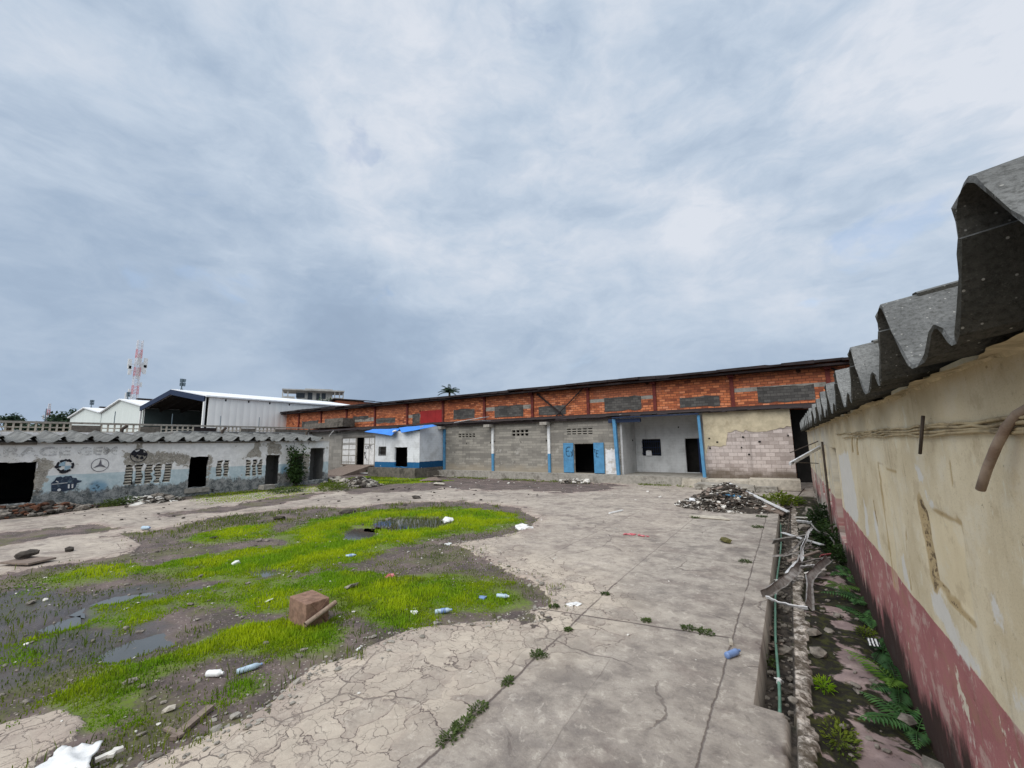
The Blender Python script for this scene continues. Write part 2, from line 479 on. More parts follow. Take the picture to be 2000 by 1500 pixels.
    ms = t.mix(t.ss(t.noise(p2, 7.0, 5, 0.7), 0.45, 0.65), lin(33, 30, 22), lin(60, 62, 24))
    ms = t.mix(t.ss(t.noise(p2, 30.0, 3), 0.6, 0.8) * 0.5, ms, lin(92, 84, 70))
    slab = t.attr('screed')
    led = t.mix(t.ss(mn_ - slab * 0.20, 0.36, 0.42), scr, ms)
    col = t.mix(moss, col, led)
    # stub wall crest: lichen white
    stub = t.attr('stub')
    lic = t.mix(t.ss(t.noise(p2, 9.0, 6, 0.75), 0.38, 0.62), lin(96, 86, 76), lin(214, 204, 192))
    lic = t.mix(t.ss(t.noise(p, 4.0, 6, 0.75), 0.44, 0.58) * .85, lic, lin(78, 68, 55))
    col = t.mix(t.ss(stub + (t.noise(p2, 6.0, 4, 0.7) - 0.5) * 0.8, 0.35, 0.6), col, lic)
    trench = t.attr('trench')
    tr = t.mix(t.ss(t.noise(p2, 5.0, 6, 0.7), 0.4, 0.65), lin(40, 36, 32), lin(88, 80, 72))
    tr = t.mix(t.ss(t.noise(p2, 1.6, 4, 0.7), 0.55, 0.7) * .7, tr, lin(58, 66, 30))
    col = t.mix(trench, col, tr)
    rough = t.math('SUBTRACT', 0.92, wt * (1.0 - cm) * 0.62 * (1.0 - moss))
    hgt = cm * 1.6 - crk * cm * 1.2 + g2 * 0.5 + fin * 0.25 + pebm * 0.5 * (1.0 - cm) + med * .3
    return t.out(col, rough, hgt, 0.55, 0.03, spec=0.35)

def mat_grass(name, a, b, c_):
    t = T(name); tint = t.attr('tint'); p = t.pos()
    col = t.mix(tint, a, b)
    col = t.mix(t.ss(t.noise(p, 0.7, 4), 0.42, 0.62) * .8, col, c_)
    col = t.mix(t.ss(t.attr('tip'), 0.6, 1.0) * 0.25, col, lin(190, 190, 90))
    return t.out(col, 0.6, spec=0.2, transl=0.35)

def mat_plain(name, c, rough=0.7, var=0.25, sc=6.0, metal=0.0, dirt=None, dsc=2.0, bump=0.2, bd=0.01, spec=0.3, amount=0.6, use='pos'):
    t = T(name); p = t.pos() if use == 'pos' else t.obj()
    n = t.noise(p, sc, 6, 0.65); m = t.noise(p, dsc, 6, 0.7)
    dark = tuple(q * (1 - var) for q in c[:3]) + (1,); lite = tuple(min(1, q * (1 + var)) for q in c[:3]) + (1,)
    col = t.mix(t.ss(n, 0.3, 0.7), dark, lite)
    if dirt is not None: col = t.mix(t.ss(m, 0.5, 0.68) * amount, col, dirt)
    return t.out(col, rough, n, bump, bd, metal=metal, spec=spec)

def stain(t, p, sc=(2.2, 2.2, 0.35), lo=0.5, hi=0.7):
    return t.ss(t.noise(t.vm('MULTIPLY', p, sc), 1.0, 6, 0.7), lo, hi)

def mat_yellow_wall():
    t = T('yellow_pink_render'); p = t.pos(); x, y, z = t.sep(p)
    q = t.comb(y, z, 0.0)
    n1 = t.noise(q, 0.8, 6, 0.6); n2 = t.noise(q, 5.0, 6, 0.65); n3 = t.noise(q, 40.0, 4, 0.7)
    ye = t.mix(t.ss(n1, 0.35, 0.65), lin(208, 192, 160), lin(228, 214, 184))
    ye = t.mix(t.ss(n2, 0.55, 0.75) * .5, ye, lin(192, 173, 138))
    ye = t.mix(stain(t, t.comb(0.0, y, z), (1, 2.6, 0.4), 0.5, 0.72) * 0.35, ye, lin(176, 154, 118))
    pk = t.mix(t.ss(n1, 0.35, 0.65), lin(156, 98, 98), lin(176, 118, 115))
    pk = t.mix(t.ss(n2, 0.5, 0.8) * .5, pk, lin(140, 82, 80))
    sp = t.vor(t.vm('MULTIPLY', q, (1.0, 0.4, 1.0)), 9.0); spn = t.noise(q, 2.0, 3)
    pk = t.mix(t.ss(sp, 0.16, 0.08) * t.ss(spn, 0.5, 0.6), pk, lin(205, 180, 172))
    wave = (t.noise(t.comb(y, 0.0, 0.0), 0.9, 3) - 0.5) * 0.10 + (n3 - 0.5) * 0.015
    col = t.mix(t.ss(z + wave, 1.352, 1.364), pk, ye)
    grain = t.noise(q, 75.0, 4, 0.75); g4 = t.noise(q, 14.0, 6, 0.75)
    col = t.mix(t.ss(grain, 0.52, 0.7) * 0.34, col, lin(120, 104, 82))
    col = t.mix(t.ss(g4, 0.60, 0.66) * 0.28, col, lin(150, 128, 92))
    drip = t.ss(t.noise(t.comb(y * 7.0, z * 0.5, 0.0), 1.0, 4, 0.6), 0.58, 0.72) * t.ss(t.noise(q, 0.9, 3), 0.42, 0.6)
    col = t.mix(drip * 0.38, col, lin(128, 108, 78))
    chip = t.ss(t.noise(q, 7.5, 6, 0.8), 0.635, 0.655)
    col = t.mix(chip * .7, col, lin(104, 88, 66))
    ni = t.attr('niche')
    col = t.mix(ni * 0.5, col, lin(232, 214, 176))
    blot = t.noise(q, 2.3, 7, 0.72)
    col = t.mix(t.ss(blot, 0.52, 0.60) * 0.30, col, lin(226, 218, 200))
    col = t.mix(t.ss(blot, 0.45, 0.36) * 0.30, col, lin(156, 132, 96))
    # peeled white undercoat
    pe = t.attr('peel')
    col = t.mix(t.ss(pe + (n2 - 0.5) * 0.35 + (t.noise(q, 18.0, 4, .7) - 0.5) * 0.12, -0.02, 0.03), col, t.mix(n2, lin(204, 198, 188), lin(228, 223, 213)))
    fl = t.ss(t.noise(t.vm('MULTIPLY', q, (1.0, 0.55, 1.0)), 2.6, 7, 0.72), 0.61, 0.64)
    col = t.mix(fl * .85, col, lin(220, 212, 190))
    # chiselled grooves and niche rim
    gv = t.attr('groove')
    col = t.mix(t.ss(gv + (n2 - 0.5) * 0.5, 0.2, 0.75) * 0.75, col, lin(168, 142, 98))
    col = t.mix(t.ss(gv + (t.noise(q, 9.0, 5, .7) - 0.5) * 2.2, 0.95, 1.15) * 0.8, col, lin(78, 62, 46))
    # damp and mould: below the eave and rising from the base
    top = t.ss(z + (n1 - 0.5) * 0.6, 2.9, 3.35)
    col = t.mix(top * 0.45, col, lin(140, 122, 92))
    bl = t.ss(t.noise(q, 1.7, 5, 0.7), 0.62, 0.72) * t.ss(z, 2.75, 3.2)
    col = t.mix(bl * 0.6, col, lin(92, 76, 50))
    base = t.ss(z + (t.noise(t.comb(y, z * 0.35, 0.0), 1.3, 8, 0.72) - 0.5) * 2.0, 0.58, 0.26)
    col = t.mix(base * 0.93, col, t.mix(n2, lin(30, 26, 23), lin(56, 46, 38)))
    far = t.ss(y + (n1 - .5) * 6, 12.5, 17.0)
    pl = t.ss(t.noise(t.vm('MULTIPLY', q, (0.7, 0.5, 1)), 1.2, 6, 0.7), 0.46, 0.54) * far
    col = t.mix(pl * 0.8, col, lin(196, 190, 176))
    pl2 = t.ss(t.noise(t.vm('MULTIPLY', q, (1.0, 0.4, 1)), 1.1, 6, 0.7), 0.58, 0.63) * far
    col = t.mix(pl2 * 0.85, col, lin(112, 104, 94))
    hgt = n2 * 0.5 + n3 * 0.4 + grain * 0.3 - gv * t.ss(n2, 0.45, 0.6) * 0.5 - chip * 0.5
    return t.out(col, 0.9, hgt, 0.35, 0.02, spec=0.2)

def mat_brick():
    t = T('orange_hollow_brick'); p = t.pos(); x, y, z = t.sep(p)
    q = t.comb(x, z, 0.0)
    jit = t.vm('ADD', q, t.comb(0.0, (t.noise(t.comb(x, 0.0, 0.0), 0.35, 2) - 0.5) * 0.25))
    bc, bf = t.brick(jit, (0, 0, 0), (1, 1, 1), (0.5, 0.5, 0.5), 0.46, 0.2, 0.02)
    r = t.sep(bc)[0]
    n = t.noise(q, 1.2, 6, 0.65); n2 = t.noise(q, 7.0, 5, 0.7)
    e = t.node('ShaderNodeValToRGB', {0: r * 0.85 + (n2 - 0.5) * 0.5 + 0.08})
    el = e.color_ramp.elements
    el[0].position = 0.0; el[0].color = lin(112, 66, 52)
    el[1].position = 1.0; el[1].color = lin(212, 144, 112)
    for pp, cc in ((0.25, (160, 92, 66)), (0.55, (192, 112, 74)), (0.8, (210, 130, 88))):
        k = el.new(pp); k.color = lin(*cc)
    col = S(t, e.outputs[0])
    bay = t.noise(t.comb(t.math('FLOOR', (x + 61.8) / 5.92), 0.0, 0.0), 3.3, 0)
    col = t.mix(t.ss(bay, 0.4, 0.6) * t.ss(z + (n - .5), 6.6, 6.9) * .55, col, lin(172, 108, 82))
    col = t.mix(bf * 0.75, col, lin(92, 64, 54))
    col = t.mix(t.ss(n, 0.54, 0.72) * 0.45, col, lin(92, 52, 40))
    miss = t.vor(q, 0.75); mr = t.sep(t.vor(q, 0.75, out='Color'))[0]
    col = t.mix(t.ss(miss, 0.14, 0.10) * t.ss(mr, 0.6, 0.65) * .9, col, lin(44, 28, 24))
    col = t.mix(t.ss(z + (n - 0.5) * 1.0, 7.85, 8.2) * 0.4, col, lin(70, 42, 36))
    return t.out(col, 0.92, n2 - bf, 0.5, 0.03, spec=0.15)

def mat_block(name, a, b, mort, wd=0.42, ht=0.21, axis='x', patch=None, low=None, bias=0.0, vis=0.55):
    t = T(name); p = t.pos(); x, y, z = t.sep(p)
    q = t.comb(x if axis == 'x' else y, z, 0.0)
    bc, bf = t.brick(q, (0, 0, 0), (1, 1, 1), (0.4, 0.4, 0.4), wd, ht, 0.014)
    r = t.sep(bc)[0]
    n = t.noise(q, 0.7, 6, 0.65); n2 = t.noise(q, 8.0, 6, 0.7)
    col = t.mix(t.ss(r * 0.5 + n * 0.7, 0.3, 0.85), a, b)
    col = t.mix(t.ss(n2, 0.4, 0.8) * 0.35, col, mort)
    col = t.mix(bf * vis, col, mort)
    col = t.mix(stain(t, t.comb(0.0, q and t.sep(q)[0], z), (1, 1.6, 0.25), 0.52, 0.72) * .45, col, tuple(c * .5 for c in a[:3]))
    if patch is not None:
        pz = t.ss(z, 3.2, 2.2) * t.ss(z, 0.5, 1.2)
        col = t.mix(t.ss(t.noise(q, 1.5, 6, 0.72), 0.56, 0.66) * pz * .8, col, patch)
    if low is not None:
        col = t.mix(t.ss(z + (n - .5) * 1.6, 1.35, 0.65) * .75, col, low)
    return t.out(col, 0.93, n2 - bf * vis, 0.4, 0.02, spec=0.15)

def mat_white_wall(name, top, axis='x', blue=None, bz=1.35, dirty=0.5, streak=(150, 150, 148)):
    t = T(name); p = t.pos(); x, y, z = t.sep(p)
    q = t.comb(x if axis == 'x' else y, z, 0.0)
    n = t.noise(q, 0.8, 6, 0.65); n2 = t.noise(q, 6.0, 6, 0.7)
    bc, bf = t.brick(q, (0, 0, 0), (1, 1, 1), (0, 0, 0), 0.42, 0.21, 0.012)
    col = t.mix(t.ss(n, 0.4, 0.7) * dirty, top, lin(*streak))
    col = t.mix(bf * .12, col, lin(120, 120, 118))
    col = t.mix(t.ss(n2, 0.62, 0.75) * .35, col, lin(130, 128, 122))
    if blue is not None:
        ed = z + (t.noise(q, 2.5, 4, .7) - 0.5) * 0.10
        bl = t.mix(t.ss(n2, 0.4, 0.7), blue, tuple(c * 1.25 for c in blue[:3]) + (1,))
        chip = t.ss(t.noise(q, 1.6, 5, 0.7), 0.66, 0.68)
        col = t.mix(t.ss(ed, bz + .01, bz - .01) * (1.0 - chip), col, bl)
    col = t.mix(stain(t, t.comb(0.0, t.sep(q)[0], z), (1, 2.0, 0.22), 0.56, 0.75) * .4, col, lin(110, 108, 104))
    return t.out(col, 0.85, n2 - bf * .3, 0.25, 0.01, spec=0.2)

def mat_garage_wall():
    t = T('peeling_white_plaster'); p = t.pos(); x, y, z = t.sep(p)
    q = t.comb(y, z, 0.0)
    n1 = t.noise(q, 0.55, 6, 0.62); n2 = t.noise(q, 3.0, 7, 0.68); n3 = t.noise(q, 16.0, 4, 0.7)
    wh = t.mix(t.ss(n2, 0.35, 0.7), lin(220, 219, 216), lin(242, 241, 238))
    wh = t.mix(t.ss(n1, 0.45, 0.65) * .4, wh, lin(200, 196, 186))
    lb = t.mix(t.ss(n2, 0.35, 0.7), lin(176, 194, 198), lin(204, 216, 218))
    wave = (t.noise(t.comb(y, 0.0, 0.0), 0.5, 2) - 0.5) * 0.12
    col = t.mix(t.ss(z + wave, 1.66, 1.68), lb, wh)
    cem = t.mix(t.ss(n3 * .5 + n2 * .5, 0.38, 0.62), lin(120, 114, 105), lin(176, 170, 158))
    cem = t.mix(t.ss(t.noise(q, 7.0, 5, .75), 0.56, 0.62) * .7, cem, lin(206, 203, 198))
    ga = t.attr('bare')
    col = t.mix(t.ss(ga + (n2 - 0.5) * 0.9 + (n3 - 0.5) * 0.25, 0.0, 0.05), col, cem)
    fl = t.ss(n2 * 0.7 + n3 * 0.3 + (n1 - .5) * .6, 0.62, 0.65)
    col = t.mix(fl * .85, col, lin(158, 153, 142))
    bz = t.attr('blue')
    col = t.mix(t.ss(bz + (n2 - 0.5) * 0.6, -0.05, 0.25) * 0.8, col, lin(104, 146, 172))
    mo = t.ss(z + (t.noise(t.comb(y, z * 0.5, 0.0), 1.1, 8, 0.72) - 0.5) * 1.9, 0.92, 0.74)
    col = t.mix(mo * .88, col, t.mix(t.ss(n2 * .6 + n3 * .4, 0.42, 0.58), lin(60, 59, 57), lin(152, 150, 145)))
    mo2 = t.ss(t.noise(q, 1.4, 6, 0.7), 0.58, 0.64) * t.ss(z, 1.3, 0.9)
    col = t.mix(mo2 * .9, col, lin(40, 39, 38))
    st = stain(t, t.comb(0.0, y, z), (1, 2.2, 0.3), 0.58, 0.74)
    col = t.mix(st * 0.4, col, lin(150, 145, 136))
    col = t.mix(t.ss(z + (n2 - .5) * .5, 3.15, 3.4) * .5, col, lin(120, 114, 106))
    return t.out(col, 0.9, n3 + fl * -.6, 0.35, 0.015, spec=0.2)

def mat_fibre_cement(name, a, b, dark, use='obj'):
    t = T(name); p = t.obj(); r = t.rnd()
    p = t.vm('ADD', p, t.comb(r * 31.0, r * 17.0, 0.0))
    n1 = t.noise(p, 1.6, 6, 0.65); n2 = t.noise(p, 42.0, 6, 0.75); n3 = t.noise(t.vm('MULTIPLY', p, (1, 2, 1)), 90.0, 3, 0.6)
    col = t.mix(t.ss(n1, 0.35, 0.65), a, b)
    col = t.mix(t.ss(n2, 0.40, 0.70) * 0.75, col, dark)
    col = t.mix(t.ss(n3, 0.6, 0.78) * 0.45, col, tuple(min(1, c * 1.8) for c in b[:3]) + (1,))
    sp = t.vor(p, 34.0); sr = t.sep(t.vor(p, 34.0, out='Color'))[0]
    col = t.mix(t.ss(sp, 0.22, 0.12) * t.ss(sr, 0.72, 0.8) * .6, col, lin(196, 194, 186))
    col = t.mix(r * 0.25, col, dark)
    return t.out(col, 0.95, n2 + n3 * .5, 0.7, 0.015, spec=0.15)

def mat_corr(name, c, dark, axis='y', pitch=0.9, dirty=.35):
    t = T(name); p = t.pos(); x, y, z = t.sep(p)
    u = y if axis == 'y' else x
    rib = t.math('ABSOLUTE', t.math('SINE', u * (math.pi / pitch)))
    n = t.noise(t.comb(u, z * .2, 0.0), 0.7, 5, 0.65); n2 = t.noise(p, 0.35, 5, .6)
    col = t.mix(t.ss(n, 0.42, 0.68) * dirty, c, dark)
    col = t.mix(t.ss(n2, 0.5, 0.7) * dirty, col, dark)
    col = t.mix(t.ss(rib, 0.25, 0.0) * .25, col, dark)
    return t.out(col, 0.6, rib, 0.6, 0.06, spec=0.3)

M = {}
M['ground'] = mat_ground()
M['grass'] = mat_grass('lime_grass', lin(128, 152, 24), lin(174, 192, 18), lin(108, 156, 26))
M['grass_dull'] = mat_grass('olive_grass', lin(90, 104, 34), lin(124, 138, 40), lin(76, 98, 32))
M['reed'] = mat_grass('dark_reed', lin(70, 84, 26), lin(104, 100, 44), lin(60, 76, 26))
M['leaf'] = mat_grass('dark_leaf', lin(38, 58, 26), lin(64, 88, 38), lin(30, 46, 24))
M['weed'] = mat_grass('weed_leaf', lin(66, 82, 40), lin(96, 112, 60), lin(58, 76, 38))
M['fern'] = mat_grass('fern_leaf', lin(64, 102, 58), lin(98, 140, 76), lin(54, 90, 54))
M['fern_lime'] = mat_grass('fern_leaf_pale', lin(88, 124, 48), lin(118, 152, 60), lin(80, 116, 44))
M['wall_yellow'] = mat_yellow_wall()
M['brick'] = mat_brick()
M['block'] = mat_block('grey_block_masonry', lin(124, 120, 113), lin(158, 153, 143), lin(96, 93, 88), 0.85, 0.21, patch=lin(172, 168, 160), low=lin(150, 140, 124), vis=.4)
M['block_b'] = mat_block('grey_block_masonry_side', lin(138, 135, 129), lin(164, 160, 152), lin(112, 110, 106), 0.85, 0.42, vis=.35)
M['infill'] = mat_block('dark_infill_block', lin(74, 72, 70), lin(102, 99, 95), lin(56, 54, 52), 0.42, 0.21, vis=.7)
M['pinkblock'] = mat_block('pink_grey_block', lin(156, 144, 138), lin(196, 184, 178), lin(118, 108, 100), 0.52, 0.24, vis=.5, low=lin(74, 62, 44))
M['garage'] = mat_garage_wall()
M['white_annex'] = mat_white_wall('white_paint_blue_base', lin(222, 224, 226), 'x', lin(34, 92, 134), 1.37)
M['white_annex_side'] = mat_white_wall('white_paint_blue_base_side', lin(222, 226, 230), 'y', lin(22, 72, 110), 1.42)
M['porch'] = mat_white_wall('porch_white_paint', lin(208, 209, 208), 'x')
M['porch_side'] = mat_white_wall('porch_white_paint_side', lin(206, 206, 204), 'y')
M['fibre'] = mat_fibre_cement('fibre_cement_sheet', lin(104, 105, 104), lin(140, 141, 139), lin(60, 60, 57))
M['fibre_under'] = mat_fibre_cement('fibre_cement_underside', lin(70, 69, 64), lin(98, 96, 90), lin(42, 41, 36))  # mouldy underside, darkened further to keep the rib hollows in shade
M['fibre_pale'] = mat_fibre_cement('fibre_cement_pale', lin(132, 133, 132), lin(168, 168, 166), lin(88, 88, 86))
M['render'] = mat_plain('cream_render', lin(186, 174, 148), 0.93, 0.15, 3, dirt=lin(146, 132, 108), dsc=.8, amount=.7)
M['conc'] = mat_plain('weathered_concrete', lin(150, 145, 136), 0.93, 0.2, 5, dirt=lin(88, 82, 72), dsc=1.3, amount=.7)
M['conc_pale'] = mat_plain('pale_concrete', lin(182, 174, 160), 0.93, 0.18, 5, dirt=lin(120, 112, 100), dsc=1.3, amount=.6)
M['conc_dark'] = mat_plain('dark_concrete', lin(104, 98, 90), 0.93, 0.3, 4, dirt=lin(56, 52, 46), dsc=1.1, amount=.8)
M['soffit'] = mat_plain('yellowed_concrete', lin(190, 174, 142), 0.93, 0.28, 7, dirt=lin(96, 82, 56), dsc=2.4, amount=.85, bump=.6, bd=.03)
M['dark'] = mat_plain('shaded_dark', lin(40, 38, 36), 0.95, 0.3, 2)  # shade of the interiors put into a near-black colour; also small dark parts
M['room'] = mat_plain('bare_room_plaster', lin(124, 122, 118), 0.95, 0.25, 2, dirt=lin(80, 78, 74))
M['bluepaint'] = mat_plain('blue_paint', lin(78, 134, 172), 0.6, 0.14, 3, dirt=lin(70, 108, 138), dsc=1.0, amount=.7, bump=.08)
M['navy'] = mat_plain('navy_paint', lin(24, 40, 68), 0.6, 0.2, 3)
M['deepblue'] = mat_plain('deep_blue_door', lin(18, 44, 84), 0.6, 0.2, 3)
M['whitepaint'] = mat_plain('white_paint', lin(222, 222, 220), 0.6, 0.1, 3, dirt=lin(150, 148, 142), dsc=2.0, amount=.5)
M['whitewash'] = mat_plain('white_wash', lin(216, 216, 216), 0.85, 0.12, 4, dirt=lin(168, 158, 146), dsc=2.2, amount=.8)
M['tarp'] = mat_plain('blue_tarpaulin', lin(54, 128, 216), 0.45, 0.12, 1.5, bump=.3, bd=.05)
M['red'] = mat_plain('red_sheet', lin(150, 34, 34), 0.6, 0.12, 1.0, bump=.1)
M['steel'] = mat_plain('red_oxide_steel', lin(104, 44, 38), 0.7, 0.3, 3)
M['roofdark'] = mat_plain('dark_shaded_roof', lin(44, 36, 36), 0.85, 0.35, 2)  # dark roof tone; on the store roof it carries the eave shadow
M['roofgrey'] = mat_plain('aged_metal_roof', lin(74, 66, 62), 0.7, 0.25, 2, dirt=lin(84, 58, 46), dsc=.8, amount=.7)
M['hangar_side'] = mat_corr('white_cladding', lin(240, 241, 238), lin(206, 207, 204), 'y', 0.9, .22)
M['hangar_roof'] = mat_corr('white_roof_cladding', lin(236, 238, 240), lin(210, 212, 214), 'y', 0.9, .2)
M['hangar_gable'] = mat_corr('pale_green_cladding', lin(214, 221, 216), lin(190, 198, 193), 'x', 0.9, .25)
M['hangar_in'] = mat_plain('hangar_interior', lin(66, 78, 78), 0.9, 0.25, 0.3)
M['rust'] = mat_plain('rusted_steel', lin(134, 106, 90), 0.9, 0.3, 9, dirt=lin(108, 80, 66), dsc=5, amount=.8, bump=.4, use='obj')
M['pipe'] = mat_plain('dusty_pipe', lin(150, 132, 116), 0.8, 0.2, 8, dirt=lin(110, 84, 68), dsc=5, amount=.6, use='obj')
M['darkpipe'] = mat_plain('dark_pipe', lin(74, 64, 56), 0.8, 0.3, 8, use='obj')
M['conduit'] = mat_plain('painted_conduit', lin(176, 158, 124), 0.8, 0.25, 5, dirt=lin(96, 80, 60), dsc=3, amount=.8)
M['hose'] = mat_plain('green_hose', lin(108, 150, 132), 0.5, 0.12, 5, dirt=lin(84, 110, 94), amount=.6)
M['sheet'] = mat_plain('galvanised_sheet', lin(146, 142, 138), 0.6, 0.3, 7, dirt=lin(92, 78, 70), dsc=5, amount=.8, bump=.3, use='obj')
M['sheetlite'] = mat_plain('bright_sheet', lin(206, 206, 206), 0.45, 0.15, 7, dirt=lin(120, 112, 106), dsc=5, amount=.5, use='obj')
M['rubble'] = mat_plain('broken_masonry', lin(126, 119, 110), 0.95, 0.45, 9, dirt=lin(70, 64, 58), dsc=3.1, amount=.8)
M['rubble_dark'] = mat_plain('burnt_debris', lin(70, 64, 58), 0.95, 0.5, 5, dirt=lin(34, 31, 28), dsc=2.1, amount=.8)
M['chip_lite'] = mat_plain('pale_chips', lin(204, 200, 192), 0.9, 0.25, 7)
M['plastic_white'] = mat_plain('white_plastic', lin(226, 226, 224), 0.4, 0.08, 4, use='obj', spec=.4)
M['plastic_blue'] = mat_plain('blue_plastic', lin(116, 142, 188), 0.3, 0.12, 8, use='obj', spec=.5)
M['plastic_pale'] = mat_plain('pale_blue_plastic', lin(170, 190, 204), 0.3, 0.12, 8, use='obj', spec=.5)
M['redcloth'] = mat_plain('red_cloth', lin(176, 92, 98), 0.9, 0.25, 14, dirt=lin(212, 168, 168), dsc=9, amount=.6, use='obj')
M['mossrock'] = mat_plain('mossy_stone', lin(96, 92, 56), 0.95, 0.35, 9, dirt=lin(56, 56, 30), dsc=4, amount=.8, use='obj')
M['wood'] = mat_plain('grey_timber', lin(128, 114, 104), 0.9, 0.25, 8, dirt=lin(92, 80, 72), dsc=4, amount=.6, use='obj')
M['clay'] = mat_plain('termite_clay', lin(100, 66, 48), 0.95, 0.35, 7, dirt=lin(64, 42, 32), dsc=4, amount=.7, use='obj')
M['ink'] = mat_plain('black_paint', lin(34, 34, 40), 0.8, 0.3, 9)
M['ink_faded'] = mat_plain('faded_black_paint', lin(108, 106, 112), 0.85, 0.3, 9)
M['ink_blue'] = mat_plain('faded_blue_paint', lin(150, 176, 190), 0.85, 0.15, 6)
M['ink_car'] = mat_plain('navy_black_paint', lin(48, 58, 74), 0.85, 0.4, 5, dirt=lin(120, 140, 150), dsc=3, amount=.7)
M['apart'] = mat_plain('raw_concrete_frame', lin(178, 176, 170), 0.95, 0.14, .5, dirt=lin(140, 138, 134), dsc=.3, amount=.7)
M['glassdark'] = mat_plain('dark_window', lin(56, 62, 68), 0.3, 0.2, .5)
M['trunk'] = mat_plain('bark', lin(92, 80, 66), 0.95, 0.3, 4)
M['mast_red'] = mat_plain('mast_red', lin(206, 150, 156), 0.7, 0.08, 1)
M['mast_white'] = mat_plain('mast_white', lin(212, 212, 216), 0.7, 0.06, 1)
M['lamp'] = mat_plain('lamp_housing', lin(96, 110, 118), 0.6, 0.2, 2)
M['treefar'] = mat_grass('far_foliage', lin(50, 70, 52), lin(78, 98, 72), lin(44, 62, 48))
def _water():
    t = T('puddle_water'); p = t.pos()
    return t.out(t.mix(t.noise(p, 2.0, 4), lin(66, 66, 62), lin(86, 86, 82)), 0.04, t.noise(p, 18.0, 3), 0.05, 0.01, spec=0.5)
M['water'] = _water()

# ---------------------------------------------------------------- the yard
def G(*pts): return [gp(*p) for p in pts]
# muddy hollow in the middle of the yard (everything else is concrete, more or less broken)
MUD = G((212, 1500), (330, 1462), (470, 1405), (540, 1362), (610, 1305), (690, 1280), (800, 1225), (900, 1215), (1010, 1206),
        (1085, 1182), (1068, 1150), (1010, 1118), (950, 1088), (890, 1062), (960, 1050), (1035, 1030), (1050, 1012), (1010, 992),
        (900, 978), (760, 982), (690, 990), (600, 990), (500, 1000), (420, 1010), (330, 1032), (240, 1042), (275, 1062), (262, 1082), (180, 1092),
        (70, 1108), (-60, 1130), (-500, 1230), (-600, 1500), (-60, 1440), (20, 1405), (110, 1388), (150, 1402), (140, 1440), (70, 1482), (40, 1530), (190, 1530))
MUD2 = G((655, 955), (700, 962), (800, 958), (870, 952), (960, 956), (1040, 955), (1110, 962), (1180, 955), (1200, 947), (1150, 943), (1000, 936), (850, 930), (760, 925), (700, 930), (640, 945))
MUD3 = G((0, 1040), (120, 1030), (180, 1022), (230, 1032), (120, 1046), (0, 1066), (-200, 1090), (-200, 1060))
MUD4 = [(-33, -10), (-33, 20.5), (-29.6, 20.5), (-29.7, 14), (-30.0, 10), (-30.3, 7), (-29, 5), (-29, -10)]
MUD5 = G((640, 962), (560, 985), (420, 1002), (330, 1010), (300, 1004), (430, 988), (520, 972), (600, 962))   # dirty streak on the strip
MUD6 = [(-36, 20), (-33, 19.5), (-29.5, 19), (-27.2, 20.5), (-26.5, 24), (-27.5, 30), (-36, 31)]
MUD7 = [(-60, 21), (-33, 21), (-27, 25), (-28, 31), (-60, 31)]
GRASS = [
    (1.0, G((300, 1108), (350, 1088), (450, 1072), (560, 1062), (540, 1042), (620, 1012), (740, 994), (900, 989), (1000, 1000), (1022, 1018), (960, 1034), (880, 1043), (800, 1058), (740, 1074), (700, 1094), (640, 1100), (560, 1114), (470, 1128), (380, 1124))),
    (1.0, G((590, 1125), (680, 1112), (780, 1126), (880, 1120), (960, 1130), (1010, 1150), (1030, 1172), (960, 1188), (870, 1188), (800, 1218), (740, 1224), (690, 1190), (620, 1168))),
    (.85, G((165, 1188), (250, 1162), (340, 1160), (400, 1147), (480, 1130), (560, 1120), (590, 1150), (560, 1190), (470, 1186), (400, 1178), (330, 1180), (260, 1215), (190, 1215))),
    (1.0, G((150, 1335), (200, 1290), (300, 1280), (380, 1250), (480, 1213), (560, 1208), (650, 1205), (650, 1238), (560, 1258), (440, 1268), (330, 1300), (265, 1330), (235, 1385), (200, 1408), (150, 1392))),
    (.55, G((70, 1127), (150, 1105), (280, 1095), (295, 1115), (200, 1137), (100, 1147))),
    (.85, G((350, 1052), (440, 1028), (530, 1022), (530, 1045), (420, 1058))),
    (.6, G((15, 1272), (50, 1255), (65, 1275), (40, 1285))),
    (.6, G((455, 1330), (490, 1310), (505, 1335), (475, 1350))),
    (.8, G((540, 1235), (600, 1210), (680, 1225), (640, 1262), (560, 1275))),
    (.5, G((660, 935), (740, 926), (830, 930), (880, 938), (800, 944), (690, 945))),
    (.2, G((380, 965), (470, 955), (640, 945), (650, 956), (560, 972), (450, 982), (380, 985))),
]
POND = G((735, 1012), (790, 1006), (860, 1008), (885, 1018), (850, 1030), (770, 1034), (730, 1030))
PUD = [G((665, 1036), (690, 1026), (735, 1028), (740, 1044), (700, 1052), (672, 1048)), G((165, 1288), (225, 1258), (300, 1222), (350, 1216), (345, 1246), (280, 1268), (210, 1290)),
       G((55, 1226), (110, 1208), (150, 1196), (150, 1212), (95, 1226)), G((185, 1172), (240, 1155), (310, 1143), (300, 1158), (230, 1172)), POND,
       G((480, 1112), (530, 1104), (560, 1112), (520, 1122)), G((140, 1192), (165, 1180), (165, 1196))]
WET = G((-300, 1200), (40, 1150), (180, 1150), (330, 1135), (400, 1150), (330, 1170), (180, 1195), (160, 1230), (340, 1210), (360, 1250), (250, 1290), (150, 1310), (80, 1330), (-300, 1400))
